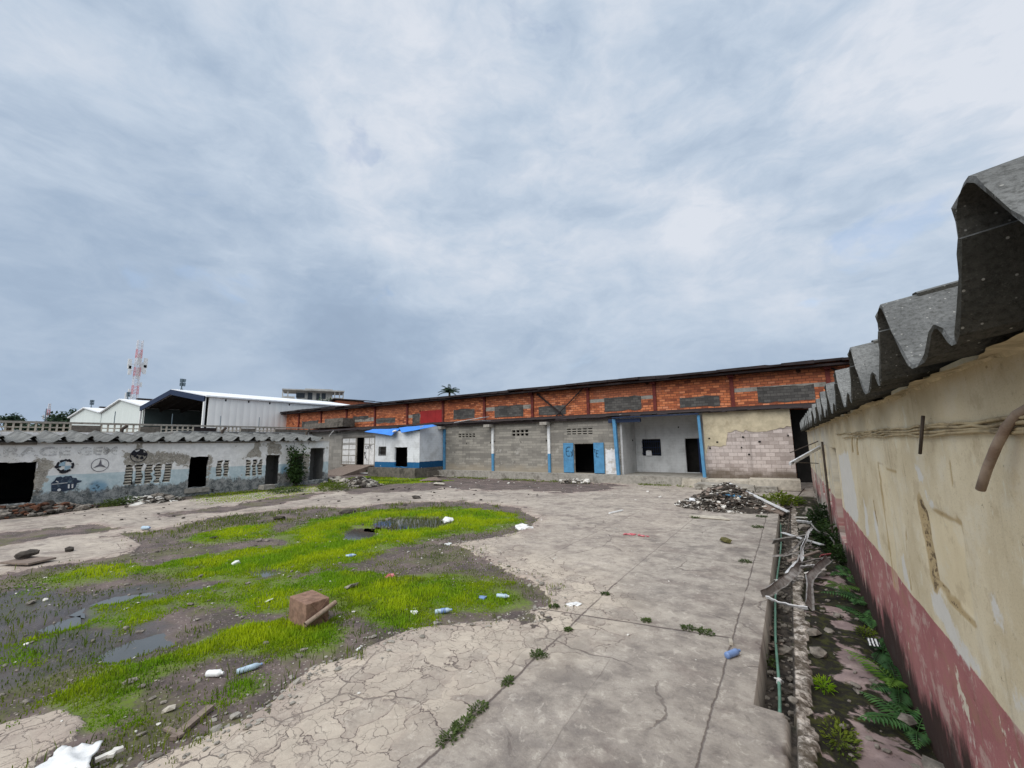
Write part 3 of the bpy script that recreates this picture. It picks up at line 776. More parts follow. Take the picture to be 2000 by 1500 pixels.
SCREED = [[(0.28, 4.0), (0.75, 3.6), (0.95, 4.6), (0.75, 5.9), (0.3, 6.4)], [(0.25, 7.2), (0.75, 7.0), (0.7, 8.2), (0.3, 8.6)], [(0.3, 9.2), (0.6, 9.0), (0.6, 10.2), (0.3, 10.0)], [(0.2, 2), (.6, 2), (.5, 3.4), (.2, 3.4)], [(.3, 11.5), (.7, 11.3), (.7, 12.3), (.35, 12.6)]]

def yard(x, y):
    """height of the yard and the masks that drive its surface"""
    x = np.asarray(x, float); y = np.asarray(y, float)
    w1 = fbm(x * .8, y * .8, 4, 3) * 1.1 + fbm(x * 3.1, y * 3.1, 3, 8) * .45
    mud = psdf(x, y, MUD)
    mud = np.maximum(mud, psdf(x, y, MUD2) + fbm(x * .9, y * 1.9, 5, 21, .62) * 3.0 + .35)
    mud = np.maximum(mud, psdf(x, y, MUD3)); mud = np.maximum(mud, psdf(x, y, MUD4))
    mud = np.maximum(mud, psdf(x, y, MUD5) + fbm(x * .9, y * .9, 4, 31) * 1.6 - .25)
    mud = np.maximum(mud, psdf(x, y, MUD6)); mud = np.maximum(mud, psdf(x, y, MUD7))
    island = fbm(x * .55, y * .55, 4, 41) - .30
    far = sst(np.hypot(x + 15, y - 13), 38, 60)
    conc = np.where(far > .5, -1.0, -mud + w1 * np.clip(np.abs(mud) * 2 + .35, 0, 1) * .8)
    conc = np.maximum(conc, np.where((mud > 0) & (x < -8), island * 2.0 - .15, -9))
    conc = np.clip(conc, -3, 3)
    edge_n = -psdf(x, y, MUD)
    craze = sst(edge_n, 2.3, .5) * sst(y, 14, 9) + sst(edge_n, 1.2, .2) * .5 * sst(y, 9, 14)
    craze = np.where((x > -7.5) & (y < 8.5), np.maximum(craze, sst(x, -2.9, -3.8) * .8 * sst(y, 8.5, 6)), craze)
    craze = np.clip(np.where(x < -15, craze * .4, craze), 0, 1)
    gm = np.zeros_like(x)
    for dn, pg in GRASS:
        gm = np.maximum(gm, dn * sst(psdf(x, y, pg) + w1 * .5, -.35, .35))
    for pg in PUD: gm = gm * (1 - sst(psdf(x, y, pg) + w1 * .35, -.15, .2))
    wet = sst(psdf(x, y, WET) + w1, -.8, .8)
    pud = np.full_like(x, -9.0)
    for pg in PUD: pud = np.maximum(pud, psdf(x, y, pg))
    near = 1 - far
    zc = fbm(x * .5, y * .5, 3, 51) * .03 + fbm(x * 4, y * 4, 3, 52) * .006
    zm = -.055 + fbm(x * .7, y * .7, 3, 53) * .07 + fbm(x * 3.5, y * 3.5, 4, 54) * .05 + gm * .02
    zm = zm - .065 * sst(pud + w1 * .55 + fbm(x * 2.5, y * 2.5, 3, 58) * .5, -.2, .14)
    z = zm + (zc - zm) * sst(conc, -.03, .05)
    z = z * near - .08 * far
    trench = np.zeros_like(x); moss = np.zeros_like(x); stub = np.zeros_like(x)
    dr = (x > -.6) & (y < 27.5)
    endn = sst(y, 5.86, 5.90)            # no trench nearer than this
    tr = dr & (x < -.20) & (y > 5.9)
    zt = -.46 + fbm(x * 6, y * 6, 4, 61) * .10 + sst(y, 16, 22) * .30
    z = np.where(tr, zt, z); trench = np.where(tr, 1.0, 0.0)
    jag = fbm(y * 2.3, x * 0 + 3, 4, 66) * .16 + fbm(y * 8, x * 0 + 5, 3, 67) * .07
    sb = dr & (x > -.22 + jag * .3) & (x < -.02 + jag)
    stz = .0 + fbm(x * 3, y * 2.2, 5, 62, .6) * .15 + fbm(x * 14, y * 14, 3, 68) * .05 - sst(y, 8, 16) * .05
    z = np.where(sb, stz, z); stub = np.where(sb, 1.0, 0.0)
    ld = dr & (x >= -.02 + jag)
    lz = -.07 + fbm(x * 2.2, y * 2.2, 5, 63) * .12 + fbm(x * 9, y * 9, 3, 64) * .035 - .1 * sst(x, .65, .95)
    z = np.where(ld, lz, z)
    moss = np.where(sb | ld, 1.0, 0.0)
    nearpad = dr & (x < -.2) & (y <= 5.9)
    conc = np.where(nearpad & (x < -.27 + jag * .4), 1.5, conc)
    z = np.where(nearpad & (x < -.27 + jag * .4), zc, np.where(nearpad, -.1, z))
    trench = np.where(nearpad & (x >= -.27 + jag * .4), 1.0, trench)
    scr = np.zeros_like(x)
    for pg in SCREED: scr = np.maximum(scr, sst(psdf(x, y, pg) + w1 * .12, -.12, .12))
    return z, dict(conc=conc, craze=craze, grassm=gm, wet=wet, moss=moss, stub=stub, trench=trench, screed=scr)

def growlines(fine, lo, hi, step, k, far):
    L = list(np.arange(lo, hi + 1e-6, step))
    q = hi
    while q < far[1]: q += max(step, (q - hi) * k + step); L.append(q)
    q = lo
    while q > far[0]: q -= max(step, (lo - q) * k + step); L.insert(0, q)
    L += fine
    L = np.array(sorted(L)); return L[np.concatenate([[True], np.diff(L) > 1e-3])]
gx = growlines([-0.604, -0.600, -0.203], -4.6, 1.3, .032, .0085, (-70, 30))
gx = np.concatenate([-np.geomspace(3000, 75, 22), gx, np.geomspace(40, 3000, 18)])
gy = growlines([5.895, 5.90], 2.0, 8.2, .032, .0085, (-8, 60))
gy = np.concatenate([-np.geomspace(1500, 12, 12), gy, np.geomspace(70, 3000, 20)])
uu, vv = np.meshgrid(gx, gy)
zz_, AT = yard(uu, vv)
idx = np.arange(uu.size).reshape(uu.shape)
me = fmesh(np.stack([uu, vv, zz_], -1).reshape(-1, 3), np.stack([idx[:-1, :-1], idx[:-1, 1:], idx[1:, 1:], idx[1:, :-1]], -1).reshape(-1, 4))
for k_, a_ in AT.items(): fattr(me, k_, a_)
tagit(put('ground', me, M['ground'], smooth=True), None, None, kind='structure')
bm_w = MB()
for pg in PUD:
    cx_ = sum(p[0] for p in pg) / len(pg); cy_ = sum(p[1] for p in pg) / len(pg)
    q = [(cx_ + (p[0] - cx_) * 1.25, cy_ + (p[1] - cy_) * 1.25, -.088) for p in pg]
    bm_w.add(q, [tuple(range(len(q)))])
tagit(bm_w.build('water', M['water']), None, None, kind='structure')

# ---------------------------------------------------------------- corrugated sheets shared by both low buildings
PROF = [(.04, .21), (.055, .18), (.08, .135), (.12, .06), (.15, .018), (.18, .003), (.215, .004), (.245, .02), (.275, .048), (.305, .066), (.335, .072), (.365, .062), (.395, .036), (.43, .010), (.47, .001), (.56, 0), (.62, .003), (.67, .022), (.74, .078), (.82, .155), (.90, .236), (.945, .27), (.98, .284), (1.01, .286), (1.035, .279), (1.056, .262), (1.068, .238), (1.073, .205), (1.074, .170)]
def sheet_mesh(pitch, h, x0, x1, slope, th=.014, mir=False):
    k = h / .285; sc = pitch / .98; top = []; n = len(PROF)
    v = []; f = []
    rng = random.Random(4)
    nx = 6
    for j in range(nx + 1):
        x = x0 + (x1 - x0) * j / nx
        for s_ in (0, 1):
            for i, (a, b) in enumerate(PROF):
                a2 = Vector(PROF[min(i + 1, n - 1)]) - Vector(PROF[max(i - 1, 0)])
                nr = Vector((-a2.y * k, a2.x * pitch)).normalized() if s_ == 0 else Vector((0, 0))
                e = rng.uniform(-.012, .012) if j == 0 and s_ == 0 else 0
                lap = .018 * sc * sst(a, .88, .98)
                v.append((x + e, a * pitch + nr.x * th, b * k + nr.y * th + lap + slope * abs(x - x0)))
    st = 2 * n
    for j in range(nx):
        for i in range(n - 1):
            a = j * st + i; b = a + st
            f.append((a, a + 1, b + 1, b)); f.append((n + a, n + b, n + b + 1, n + a + 1))
        for i in (0, n - 1):
            a = j * st + i; b = a + st; f.append((a, b, n + b, n + a))
    for j in (0, nx):
        for i in range(n - 1):
            a = j * st + i; f.append((a, n + a, n + a + 1, a + 1))
    # the upper sheet laps over the ridge a hand's breadth behind the edge
    cap = [(a, b) for a, b in PROF if a > .93]; m = len(cap); base = len(v)
    sg = 1 if x1 > x0 else -1
    for j in range(3):
        x = x0 + sg * (.11 * sc, 1.2, abs(x1 - x0))[j]
        for off in (.022 * sc, .004 * sc):
            for a, b in cap: v.append((x + (rng.uniform(-.01, .01) if j == 0 else 0), a * pitch + (.012 if a > 1.05 else -.004), b * k + .018 * sc + off + slope * abs(x - x0)))
    for j in range(2):
        for i in range(m - 1):
            q = base + j * 2 * m + i; f.append((q, q + 1, q + 2 * m + 1, q + 2 * m)); f.append((q + m, q + 3 * m, q + 3 * m + 1, q + m + 1))
        for i in (0, m - 1):
            q = base + j * 2 * m + i; f.append((q, q + 2 * m, q + 3 * m, q + m))
    for i in range(m - 1): f.append((base + i, base + m + i, base + m + i + 1, base + i + 1))
    bm = bmesh.new(); me = mesh(v, f); bm.from_mesh(me); bmesh.ops.recalc_face_normals(bm, faces=bm.faces); bm.to_mesh(me); bm.free()
    return me
def sheet_row(me, mat, parent, y0, pitch, n, z, rng, jz=.012):
    first = None
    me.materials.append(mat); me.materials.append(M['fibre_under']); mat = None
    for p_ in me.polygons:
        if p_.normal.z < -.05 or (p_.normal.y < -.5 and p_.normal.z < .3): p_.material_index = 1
    for i in range(n):
        loc = Vector((rng.uniform(-.02, .02), y0 + pitch * i, z + rng.uniform(-jz, jz)))
        if first is None: o = first = put('roof_sheet', me, mat, parent, loc)
        else:
            o = first.copy(); COL.objects.link(o); o.parent = parent
            o.matrix_parent_inverse = first.matrix_parent_inverse.copy(); o.location = loc
    return first

# ---------------------------------------------------------------- yellow and pink building on the right
WX = 0.95
yb = thing('rendered_building', 'long low building with yellow over pink rendered wall and grey corrugated eaves', 'building', (3, 14, 0))
NICHE = [(5.39, 2.37), (4.23, 2.42), (4.28, 1.72), (5.32, 1.77)]
STRIP = [(7.30, 2.65), (6.75, 2.66), (6.80, 2.0), (7.0, 1.12), (7.38, 1.10)]
def seg(x, y, a, b):
    ex, ey = b[0] - a[0], b[1] - a[1]; L = ex * ex + ey * ey
    t = np.clip(((x - a[0]) * ex + (y - a[1]) * ey) / L, 0, 1)
    return np.hypot(x - a[0] - t * ex, y - a[1] - t * ey)
def groove(u, v):
    w_ = fbm(u * 5, v * 5, 3, 71) * .05
    g = np.maximum(sst(seg(u, v, (NICHE[0][0] - .07, NICHE[0][1]), (NICHE[3][0] - .07, NICHE[3][1])) + w_ * .8, .16, .09), sst(seg(u, v, NICHE[0], NICHE[1]) + w_, .035, .008) * .9)
    g = np.maximum(g, sst(seg(u, v, NICHE[3], NICHE[2]) + w_, .05, .015))
    g = np.maximum(g, sst(seg(u, v, NICHE[1], (4.25, 2.2)) + w_, .04, .01) * .6)
    g = np.maximum(g, sst(seg(u, v, (7.32, 2.64), (7.30, 1.15)) + w_, .06, .02) * .75)
    g = np.maximum(g, sst(seg(u, v, (7.28, 2.66), (6.2, 2.62)) + w_ * .5, .03, .008) * .7)
    g = np.maximum(g, sst(seg(u, v, (6.15, 2.02), (6.25, 1.40)) + w_, .035, .01) * .8)
    g = np.maximum(g, sst(seg(u, v, (8.1, 2.05), (8.0, 1.8)) + w_, .07, .03))
    g = np.maximum(g, sst(seg(u, v, (4.29, 2.80), (4.29, 2.68)) + w_ * .2, .03, .01))
    return g
def niche_in(u, v): return np.maximum(sst(psdf(u, v, NICHE), -.01, .03), sst(psdf(u, v, STRIP), -.01, .03) * .7)
def yw_disp(u, v): return fbm(u * 1.3, v * 1.3, 3, 72) * .02 + fbm(u * 9, v * 9, 3, 73) * .006 - groove(u, v) * sst(fbm(u * 4, v * 4, 4, 74), -.12, .12) * .014 - niche_in(u, v) * .012
PEELS = [[(5.42, 1.66), (5.12, 1.72), (4.7, 1.52), (4.34, 1.44), (4.36, 1.36), (5.02, 1.36), (5.4, 1.5)], [(10.6, 2.75), (10.2, 2.2), (10.1, 1.55), (10.6, 1.37), (12.6, 1.37), (12.6, 2.6)],
         [(5.12, 2.56), (5.0, 2.50), (4.77, 2.42), (4.95, 2.40)], [(3.75, 1.62), (3.62, 1.62), (3.6, 1.48), (3.72, 1.48)], [(3.3, 1.5), (3.1, 1.55), (3.05, 1.38), (3.25, 1.37)], [(5.35, 2.75), (5.2, 2.8), (5.1, 2.62), (5.3, 2.6)], [(9.2, 2.0), (8.9, 1.9), (9.0, 1.4), (9.3, 1.4)], [(3.05, 2.3), (2.9, 2.35), (2.85, 2.0), (3.0, 1.95)], [(8.3, 1.9), (8.1, 2.0), (7.9, 1.45), (8.2, 1.4)], [(6.6, 1.6), (6.4, 1.7), (6.3, 1.4), (6.55, 1.38)], [(3.9, 2.05), (3.8, 2.1), (3.75, 1.9), (3.88, 1.88)]]
def peel(u, v):
    d_ = np.full_like(u, -9.0)
    for pg in PEELS: d_ = np.maximum(d_, psdf(u, v, pg))
    return d_
YH = [(13.1, 14.9, .42, 2.75), (16.6, 17.6, .9, 2.8), (19.6, 20.6, .9, 2.8), (22.8, 24.0, .6, 2.8), (26.2, 27.2, .9, 2.8)]
yw = wallgrid('wall', 'X', WX, (-3.0, 30.4, .045), (-.3, 3.48, .045), -1, M['wall_yellow'], yb, YH, yw_disp, dict(groove=groove, peel=peel, niche=niche_in), reveal=.26, ragged=.10)
b = MB(); b.box(1.30, 6, -3, 30.4, 3.36, 3.4).box(5.8, 6, -3, 30.4, -.3, 3.36).box(1.21, 5.8, 30.2, 30.4, -.3, 3.36).box(1.21, 5.8, -3, -2.8, -.3, 3.36).box(1.25, 5.8, -2.8, 30.2, -.2, .05).box(1.22, 5.8, 15.4, 15.5, .05, 3.2)
b.build('room_shell', M['dark'], yb)
xs_ = np.linspace(.86, 1.0, 5); ys_ = np.concatenate([np.arange(-2, 9, .05), np.arange(9, 30.3, .15)])
uu, vv = np.meshgrid(xs_, ys_); zz_ = 3.40 + fbm(vv * 1.4, uu * 4, 4, 77) * .10 - .10 * (uu > .97)
uu = uu + fbm(vv * 1.9, vv * 0, 4, 78) * .16 * (uu < .9) - .02
idx = np.arange(uu.size).reshape(uu.shape)
put('mortar_bed', fmesh(np.stack([uu, vv, zz_], -1).reshape(-1, 3), np.stack([idx[:-1, :-1], idx[1:, :-1], idx[1:, 1:], idx[:-1, 1:]], -1).reshape(-1, 4)), M['soffit'], yb, smooth=True)
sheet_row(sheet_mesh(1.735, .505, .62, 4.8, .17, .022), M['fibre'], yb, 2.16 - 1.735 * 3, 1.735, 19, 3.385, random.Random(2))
rng = random.Random(5)
for k in range(4):                                     # conduits tied along the wall head
    pts = []
    z0 = 3.085 - k * .024
    y = -1.0
    yend = (12.5, 9.2, 8.6, 11.0)[k]
    while y < yend:
        pts.append((WX - .018 - .006 * (k % 2), y, z0 + math.sin(y * 3.1 + k) * .008 + rng.uniform(-.008, .008))); y += .22
    if k in (1, 2):
        pts += [(WX - .03, yend + .1, z0 - .04), (WX - .05, yend + .05, z0 - .16), (WX - .06, yend - .05, z0 - .30)]
    MB().tube(pts, .0105, 6).build('conduit', M['conduit'], yb, smooth=True)
pb = MB(); pb.tube([onX(1915, 956, .84)[:3], onX(1928, 915, .86), onX(1946, 872, .88), onX(1965, 835, .90), onX(1988, 808, .925), onX(2020, 790, .945), onX(2060, 778, .95)], .021, 10)
pb.build('elbow_pipe', M['pipe'], yb, smooth=True)
pb = MB(); pb.tube([onX(1797, 886, .88), onX(1800, 850, .89), onX(1803, 812, .91)], .012, 8); pb.build('pipe_stub', M['darkpipe'], yb, smooth=True)
pb = MB(); a_, c_ = Vector(onX(1604, 872, .98)), Vector(onY(1543, 906, 17.2)); pb.bar(a_, c_, .07, .10); pb.build('shutter_arm', M['sheetlite'], yb)
pb = MB(); pb.tube([onX(1600, 861, .98), onY(1543, 884, 21)], .018, 6).tube([onX(1600, 905, .98), onY(1548, 903, 17.2)], .016, 6).tube([(WX - .12, 15.6, .3), (WX - .12, 15.6, 2.9)], .03, 6); pb.build('steel_rod', M['darkpipe'], yb)

# ---------------------------------------------------------------- derelict workshop on the left
LX = -32.4
gb = thing('workshop', 'derelict white plastered workshop row with corrugated roof and faded painted emblems', 'building', (-34, 12, 0))
LV = [(8.60, 10.95, .91, 2.03, 5, 7), (13.32, 14.18, 1.02, 2.08, 2, 6), (15.18, 16.40, .92, 2.06, 3, 6)]
GH = [(1.2, 5.12, .36, 2.40), (11.77, 12.83, .46, 2.41), (16.52, 17.56, .20, 2.36), (18.60, 19.42, .20, 2.40), (19.95, 21.25, .28, 2.82)]
lvh = []
for (u0, u1, v0, v1, nc, nr) in LV:
    cw = (u1 - u0) / nc
    for i in range(nc): lvh.append((u0 + i * cw, u0 + i * cw + cw * .74, v0, v1))
BARE = [[(8.4, 2.85), (8.5, 2.0), (11.0, 2.0), (11.7, 1.72), (11.8, 2.6), (10.5, 2.75)], [(5.0, 2.6), (5.75, 2.5), (5.6, 1.8), (5.4, .8), (5.0, .4)], [(12.75, 2.5), (13.1, 2.3), (13.0, 1.3), (12.8, .5)], [(14.9, 2.15), (15.5, 2.9), (15.75, 3.4), (16.0, 3.3), (16.2, 2.2)], [(17.6, 3.2), (16.6, 3.25), (16.5, 2.4), (17.6, 2.4)], [(8.9, 3.35), (9.3, 3.35), (9.25, 2.9), (8.95, 2.9)], [(17.5, 1.0), (18.7, .8), (18.7, .2), (17.5, .2)], [(19.3, 2.3), (20.0, 2.6), (19.9, .2), (19.4, .2)]]
def bare(u, v):
    d_ = np.full_like(u, -9.0)
    for pg in BARE: d_ = np.maximum(d_, psdf(u, v, pg))
    return d_
def bluep(u, v): return np.maximum(.5 - np.hypot((u - 7.5) / 1.0, (v - .85) / 1.0), np.maximum(.40 - np.hypot(u - 7.6, v - .5), .42 - np.hypot((u - 17.9) / .8, (v - 1.2) / 1.2)))
wallgrid('wall', 'X', LX, (-4.0, 21.6, .07), (-.2, 3.40, .07), 1, M['garage'], gb, GH + lvh, lambda u, v: fbm(u * 1.2, v * 1.2, 3, 81) * .03 + sst(bare(u, v), -.05, .1) * -.015, dict(bare=bare, blue=bluep), reveal=.2, ragged=.12)
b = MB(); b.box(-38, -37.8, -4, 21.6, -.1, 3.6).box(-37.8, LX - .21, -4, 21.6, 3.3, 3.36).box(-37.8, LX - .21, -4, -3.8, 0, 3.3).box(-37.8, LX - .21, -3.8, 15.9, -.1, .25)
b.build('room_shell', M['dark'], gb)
b = MB(); b.box(-34.2, -34.0, 16.0, 21.6, -.1, 3.2).box(-34.0, LX - .21, 15.95, 16.1, -.1, 3.2).box(-34.0, LX - .21, 17.95, 18.1, -.1, 3.2).box(-34.0, LX - .21, 19.5, 19.7, -.1, 3.2).box(-37.8, LX - .21, 21.3, 21.6, -.1, 3.15)
b.build('partition', M['room'], gb)
for (u0, u1, v0, v1, nc, nr) in LV:
    cw = (u1 - u0) / nc; b = MB(); rh = (v1 - v0) / nr; rr = random.Random(int(u0 * 10))
    for i in range(nc):
        for j in range(nr):
            a0 = u0 + i * cw; z0 = v0 + j * rh
            b.add([(LX - .02, a0, z0), (LX - .02, a0 + cw * .74, z0), (LX - .13, a0 + cw * .74, z0 + rh * .50), (LX - .13, a0, z0 + rh * .50),
                   (LX - .04, a0, z0 - .03), (LX - .04, a0 + cw * .74, z0 - .03), (LX - .16, a0 + cw * .74, z0 + rh * .42), (LX - .16, a0, z0 + rh * .42)],
                  [(0, 1, 2, 3), (7, 6, 5, 4), (0, 4, 5, 1), (3, 2, 6, 7)])
    b.build('louvre_vent', M['conc_pale'], gb)
    MB().box(LX - .5, LX - .3, u0 - .1, u1 + .1, v0 - .1, v1 + .1).build('vent_shade_backing', M['dark'], gb)  # dark sheet painted for the shade behind the slats
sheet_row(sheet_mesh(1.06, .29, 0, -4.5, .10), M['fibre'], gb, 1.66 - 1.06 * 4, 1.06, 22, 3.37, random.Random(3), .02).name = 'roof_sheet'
for o in list(gb.children):
    if o.name.startswith('roof_sheet'): o.location.x += LX + .32
b = MB(); b.box(LX - .1, LX + .10, -4, 5.0, 3.27, 3.40).box(LX - .1, LX + .06, 5.6, 10.0, 3.30, 3.37).box(LX - .1, LX + .06, 10.1, 16.0, 3.30, 3.36); b.build('eave_beam', M['conc_dark'], gb)
b = MB(); b.box(LX - .2, LX + .12, 11.6, 12.95, .14, .42); b.build('door_sill', M['conc'], gb)
b = MB(); b.box(LX - .2, LX + .25, 1.0, 5.2, .02, .33); b.build('door_sill', M['conc'], gb)
# painted emblems, a truck front and the faded lettering
EX = LX + .016
def disc(b, cy, cz, r0, r1, a0, a1, n=24, th=.006):
    for i in range(n):
        t0 = a0 + (a1 - a0) * i / n; t1 = a0 + (a1 - a0) * (i + 1) / n
        q = [(cy + r * math.cos(t), cz + r * math.sin(t)) for r, t in ((r0, t0), (r1, t0), (r1, t1), (r0, t1))]
        b.add([(EX + th, *p) for p in q], [(0, 1, 2, 3)])
PI = math.pi
b = MB(); rr = random.Random(8)
for i in range(26):
    if rr.random() < .72: disc(b, 6.12, 2.14, .235 + rr.uniform(0, .03), .36 - rr.uniform(0, .03), i * PI / 13, (i + 1) * PI / 13, 2)
for (y0, z0, s_) in ((5.86, 2.12, .13), (5.98, 2.38, .10), (6.1, 1.84, .15), (6.22, 2.42, .09)):
    b.add([(EX + .008, y0 + s_ * rr.uniform(.7, 1.2) * math.cos(a), z0 + s_ * rr.uniform(.6, 1.1) * math.sin(a)) for a in np.linspace(0, 6.0, 8)], [tuple(range(8))])
b.build('round_emblem', M['ink'], gb)
b = MB(); disc(b, 6.12, 2.14, 0, .23, PI / 2, PI, 8, .010); disc(b, 6.12, 2.14, 0, .23, -PI / 2, 0, 8, .010); b.build('emblem_quarters', M['ink_blue'], gb)
b = MB(); disc(b, 7.5, 2.12, .345, .375, 0, 2 * PI, 32)
for k in range(3):
    a = PI / 2 + k * 2 * PI / 3
    b.add([(EX + .006, 7.5 + .34 * math.cos(a), 2.12 + .34 * math.sin(a)), (EX + .006, 7.5 + .07 * math.cos(a + 1.05), 2.12 + .07 * math.sin(a + 1.05)), (EX + .006, 7.5, 2.12), (EX + .006, 7.5 + .07 * math.cos(a - 1.05), 2.12 + .07 * math.sin(a - 1.05))], [(0, 1, 2, 3)])
b.build('star_emblem', M['ink_faded'], gb)
b = MB(); disc(b, 9.15, 2.58, .36, .40, 0, 2 * PI, 32)
rr = random.Random(21)
for k in range(15):
    a, r = rr.uniform(0, 6.28), rr.uniform(.05, .30); s_ = rr.uniform(.06, .15)
    if abs(math.cos(a)) < .2 and r > .2: continue
    b.add([(EX + .004 + k * .0006, 9.15 + r * math.cos(a) + s_ * rr.uniform(.6, 1.2) * math.cos(q), 2.58 + r * math.sin(a) + s_ * rr.uniform(.6, 1.2) * math.sin(q)) for q in np.linspace(0, 5.4, 7)], [tuple(range(7))])
b.build('dark_emblem', M['ink'], gb)
b = MB()
b.add([(EX + .006, *p) for p in [(5.74, .86), (5.70, 1.28), (5.80, 1.40), (5.86, 1.56), (6.02, 1.60), (6.10, 1.54), (6.18, 1.60), (6.42, 1.60), (6.46, 1.50), (6.62, 1.47), (6.66, 1.36), (6.84, 1.32), (6.82, 1.24), (6.66, 1.20), (6.64, 1.02), (6.56, .88), (6.2, .80)]], [tuple(range(17))])
b.build('painted_truck', M['ink_car'], gb)
b = MB()
b.add([(EX + .010, *p) for p in [(5.72, 1.20), (6.30, 1.24), (6.30, 1.26), (5.72, 1.225)]], [(0, 1, 2, 3)]); disc(b, 6.02, .90, 0, .07, 0, 2 * PI, 12, .010)
b.add([(EX + .010, *p) for p in [(5.85, 1.36), (5.95, 1.28), (5.97, 1.31), (5.88, 1.39)]], [(0, 1, 2, 3)])
for y0 in (6.34, 6.48): b.add([(EX + .010, *p) for p in [(y0, .95), (y0 + .06, .95), (y0 + .05, 1.16), (y0 - .02, 1.16)]], [(0, 1, 2, 3)])
b.build('painted_truck_trim', M['whitepaint'], gb)
def text_mesh(txt, size, bold=.0, ext=.002):
    cu = bpy.data.curves.new('t', 'FONT'); cu.body = txt; cu.size = size; cu.offset = bold; cu.extrude = ext; cu.resolution_u = 3
    o = bpy.data.objects.new('t', cu); COL.objects.link(o)
    bpy.context.view_layer.update()
    me = bpy.data.meshes.new_from_object(o.evaluated_get(bpy.context.evaluated_depsgraph_get()))
    bpy.data.objects.remove(o); return me
def _faded():
    t = T('faded_lettering'); p = t.pos()
    n = t.noise(p, 2.2, 6, .7); n2 = t.noise(p, 14, 4, .7)
    return t.out(t.mix(n2, lin(150, 150, 150), lin(184, 184, 182)), .9, alpha=t.ss(n * .7 + n2 * .3, .42, .58) * .26)
M['faded'] = _faded()
me = text_mesh('GARAGE', .62, .025); sc_ = 1
xs = [v.co.x for v in me.vertices]
fit = (6.28 - 2.55) / (max(xs) - min(xs))
me.transform(Matrix.Scale(fit, 4, (1, 0, 0)) @ Matrix.Scale(1.0, 4))
def on_left(me, y, z): me.transform(Matrix(((0, 0, 1, EX + .004), (1, 0, 0, y), (0, 1, 0, z), (0, 0, 0, 1))))
on_left(me, 2.55, 2.70); put('lettering', me, M['faded'], gb)
me = text_mesh('GEM', .62, .02); xs = [v.co.x for v in me.vertices]
me.transform(Matrix.Scale((8.16 - 6.52) / (max(xs) - min(xs)), 4, (1, 0, 0))); on_left(me, 6.50, 2.68); put('lettering', me, M['faded'], gb)

# ---------------------------------------------------------------- brick warehouse across the back
bw = thing('brick_warehouse', 'long orange brick warehouse with red steel posts and dark roof edge', 'building', (-30, 40, 0))
BY = 36.0
PX = [-61.78, -56.09, -50.26, -44.4, -38.49, -32.7, -26.83, -20.93, -15.04, -9.09, -3.29, 2.65, 8.5]
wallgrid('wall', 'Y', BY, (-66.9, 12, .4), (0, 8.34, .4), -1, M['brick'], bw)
b = MB(); b.box(-66.9, -66.6, BY + .02, 60, 0, 8.1).box(11.7, 12, BY + .02, 60, 0, 8.1).box(-66.9, 12, 59.8, 60, 0, 8.1); b.build('rear_wall', M['brick'], bw)
b = MB(); rr = random.Random(3)
x = -68.0
while x < 13:                                        # sagging sheets with an uneven lower lip
    w_ = rr.uniform(1.0, 1.9); dz_ = rr.uniform(-.06, .06); dy_ = rr.uniform(-.12, .1)
    b.add([(x, 34.9 + dy_, 8.06 + dz_), (x + w_ + .1, 34.9 + dy_ + rr.uniform(-.05, .05), 8.06 + dz_ + rr.uniform(-.05, .05)), (x + w_ + .1, 48, 10.0), (x, 48, 10.0),
           (x, 34.9 + dy_, 8.24 + dz_), (x + w_ + .1, 34.9 + dy_, 8.24 + dz_ + rr.uniform(-.03, .04)), (x + w_ + .1, 48, 10.2), (x, 48, 10.2)],
          [(0, 3, 2, 1), (4, 5, 6, 7), (0, 1, 5, 4), (1, 2, 6, 5), (0, 4, 7, 3)])
    x += w_
b.build('roof', M['roofdark'], bw)
MB().box(-68, 13, 35.1, 35.85, 7.86, 8.0).build('eave_purlin', M['roofdark'], bw)
for x in PX:
    b = MB(); b.box(x - .13, x + .13, BY - .14, BY - .12, 4.3, 8.0).box(x - .02, x + .02, BY - .12, BY + .0, 4.3, 8.0).box(x - .13, x + .13, BY - .02, BY - .003, 4.3, 8.0)
    b.box(x - .2, x + .2, BY - .5, BY - .14, 7.7, 7.9)
    b.build('steel_post', M['steel'], bw)
for (x0, x1) in ((PX[7] + .2, PX[8] - .2),):
    b = MB(); b.bar((x0 + .4, BY - .17, 7.75), (x1 - 1.6, BY - .17, 4.9), .05, .16); b.build('brace', M['roofdark'], bw)
    b = MB(); b.bar((x0 + 1.6, BY - .23, 4.7), (x1 - .1, BY - .23, 7.95), .05, .10); b.build('brace', M['roofdark'], bw)
b = MB(); b.bar((PX[11], BY - .17, 7.9), (PX[11] + 4.6, BY - .17, 5.0), .05, .12); b.build('brace', M['roofdark'], bw)
def img_rect(x0, y0, x1, y1, off, ymid=None):
    a = onY((x0 + x1) / 2, y0, BY); c = onY((x0 + x1) / 2, y1, BY)
    return (onY(x0, y0, BY)[0], onY(x1, y0, BY)[0], BY - off, BY + .02, c[2], a[2])
LINT = [((628, 796, 733, 792), .40), ((749, 812, 796, 806), .3)]
for (x0, x1, z0, z1) in ((PX[2] + .15, PX[3] - .15, 6.05, 6.55), (PX[4] + .15, PX[5] - .15, 6.15, 6.5), (PX[6] + .15, PX[7] - .15, 6.35, 6.75), (PX[8] + .15, PX[9] - .15, 6.5, 6.8), (PX[10] + .15, PX[11] - .15, 6.55, 6.85)):
    MB().box(x0, x1, BY - .012, BY + .02, z0, z1).build('lintel', M['conc'], bw)
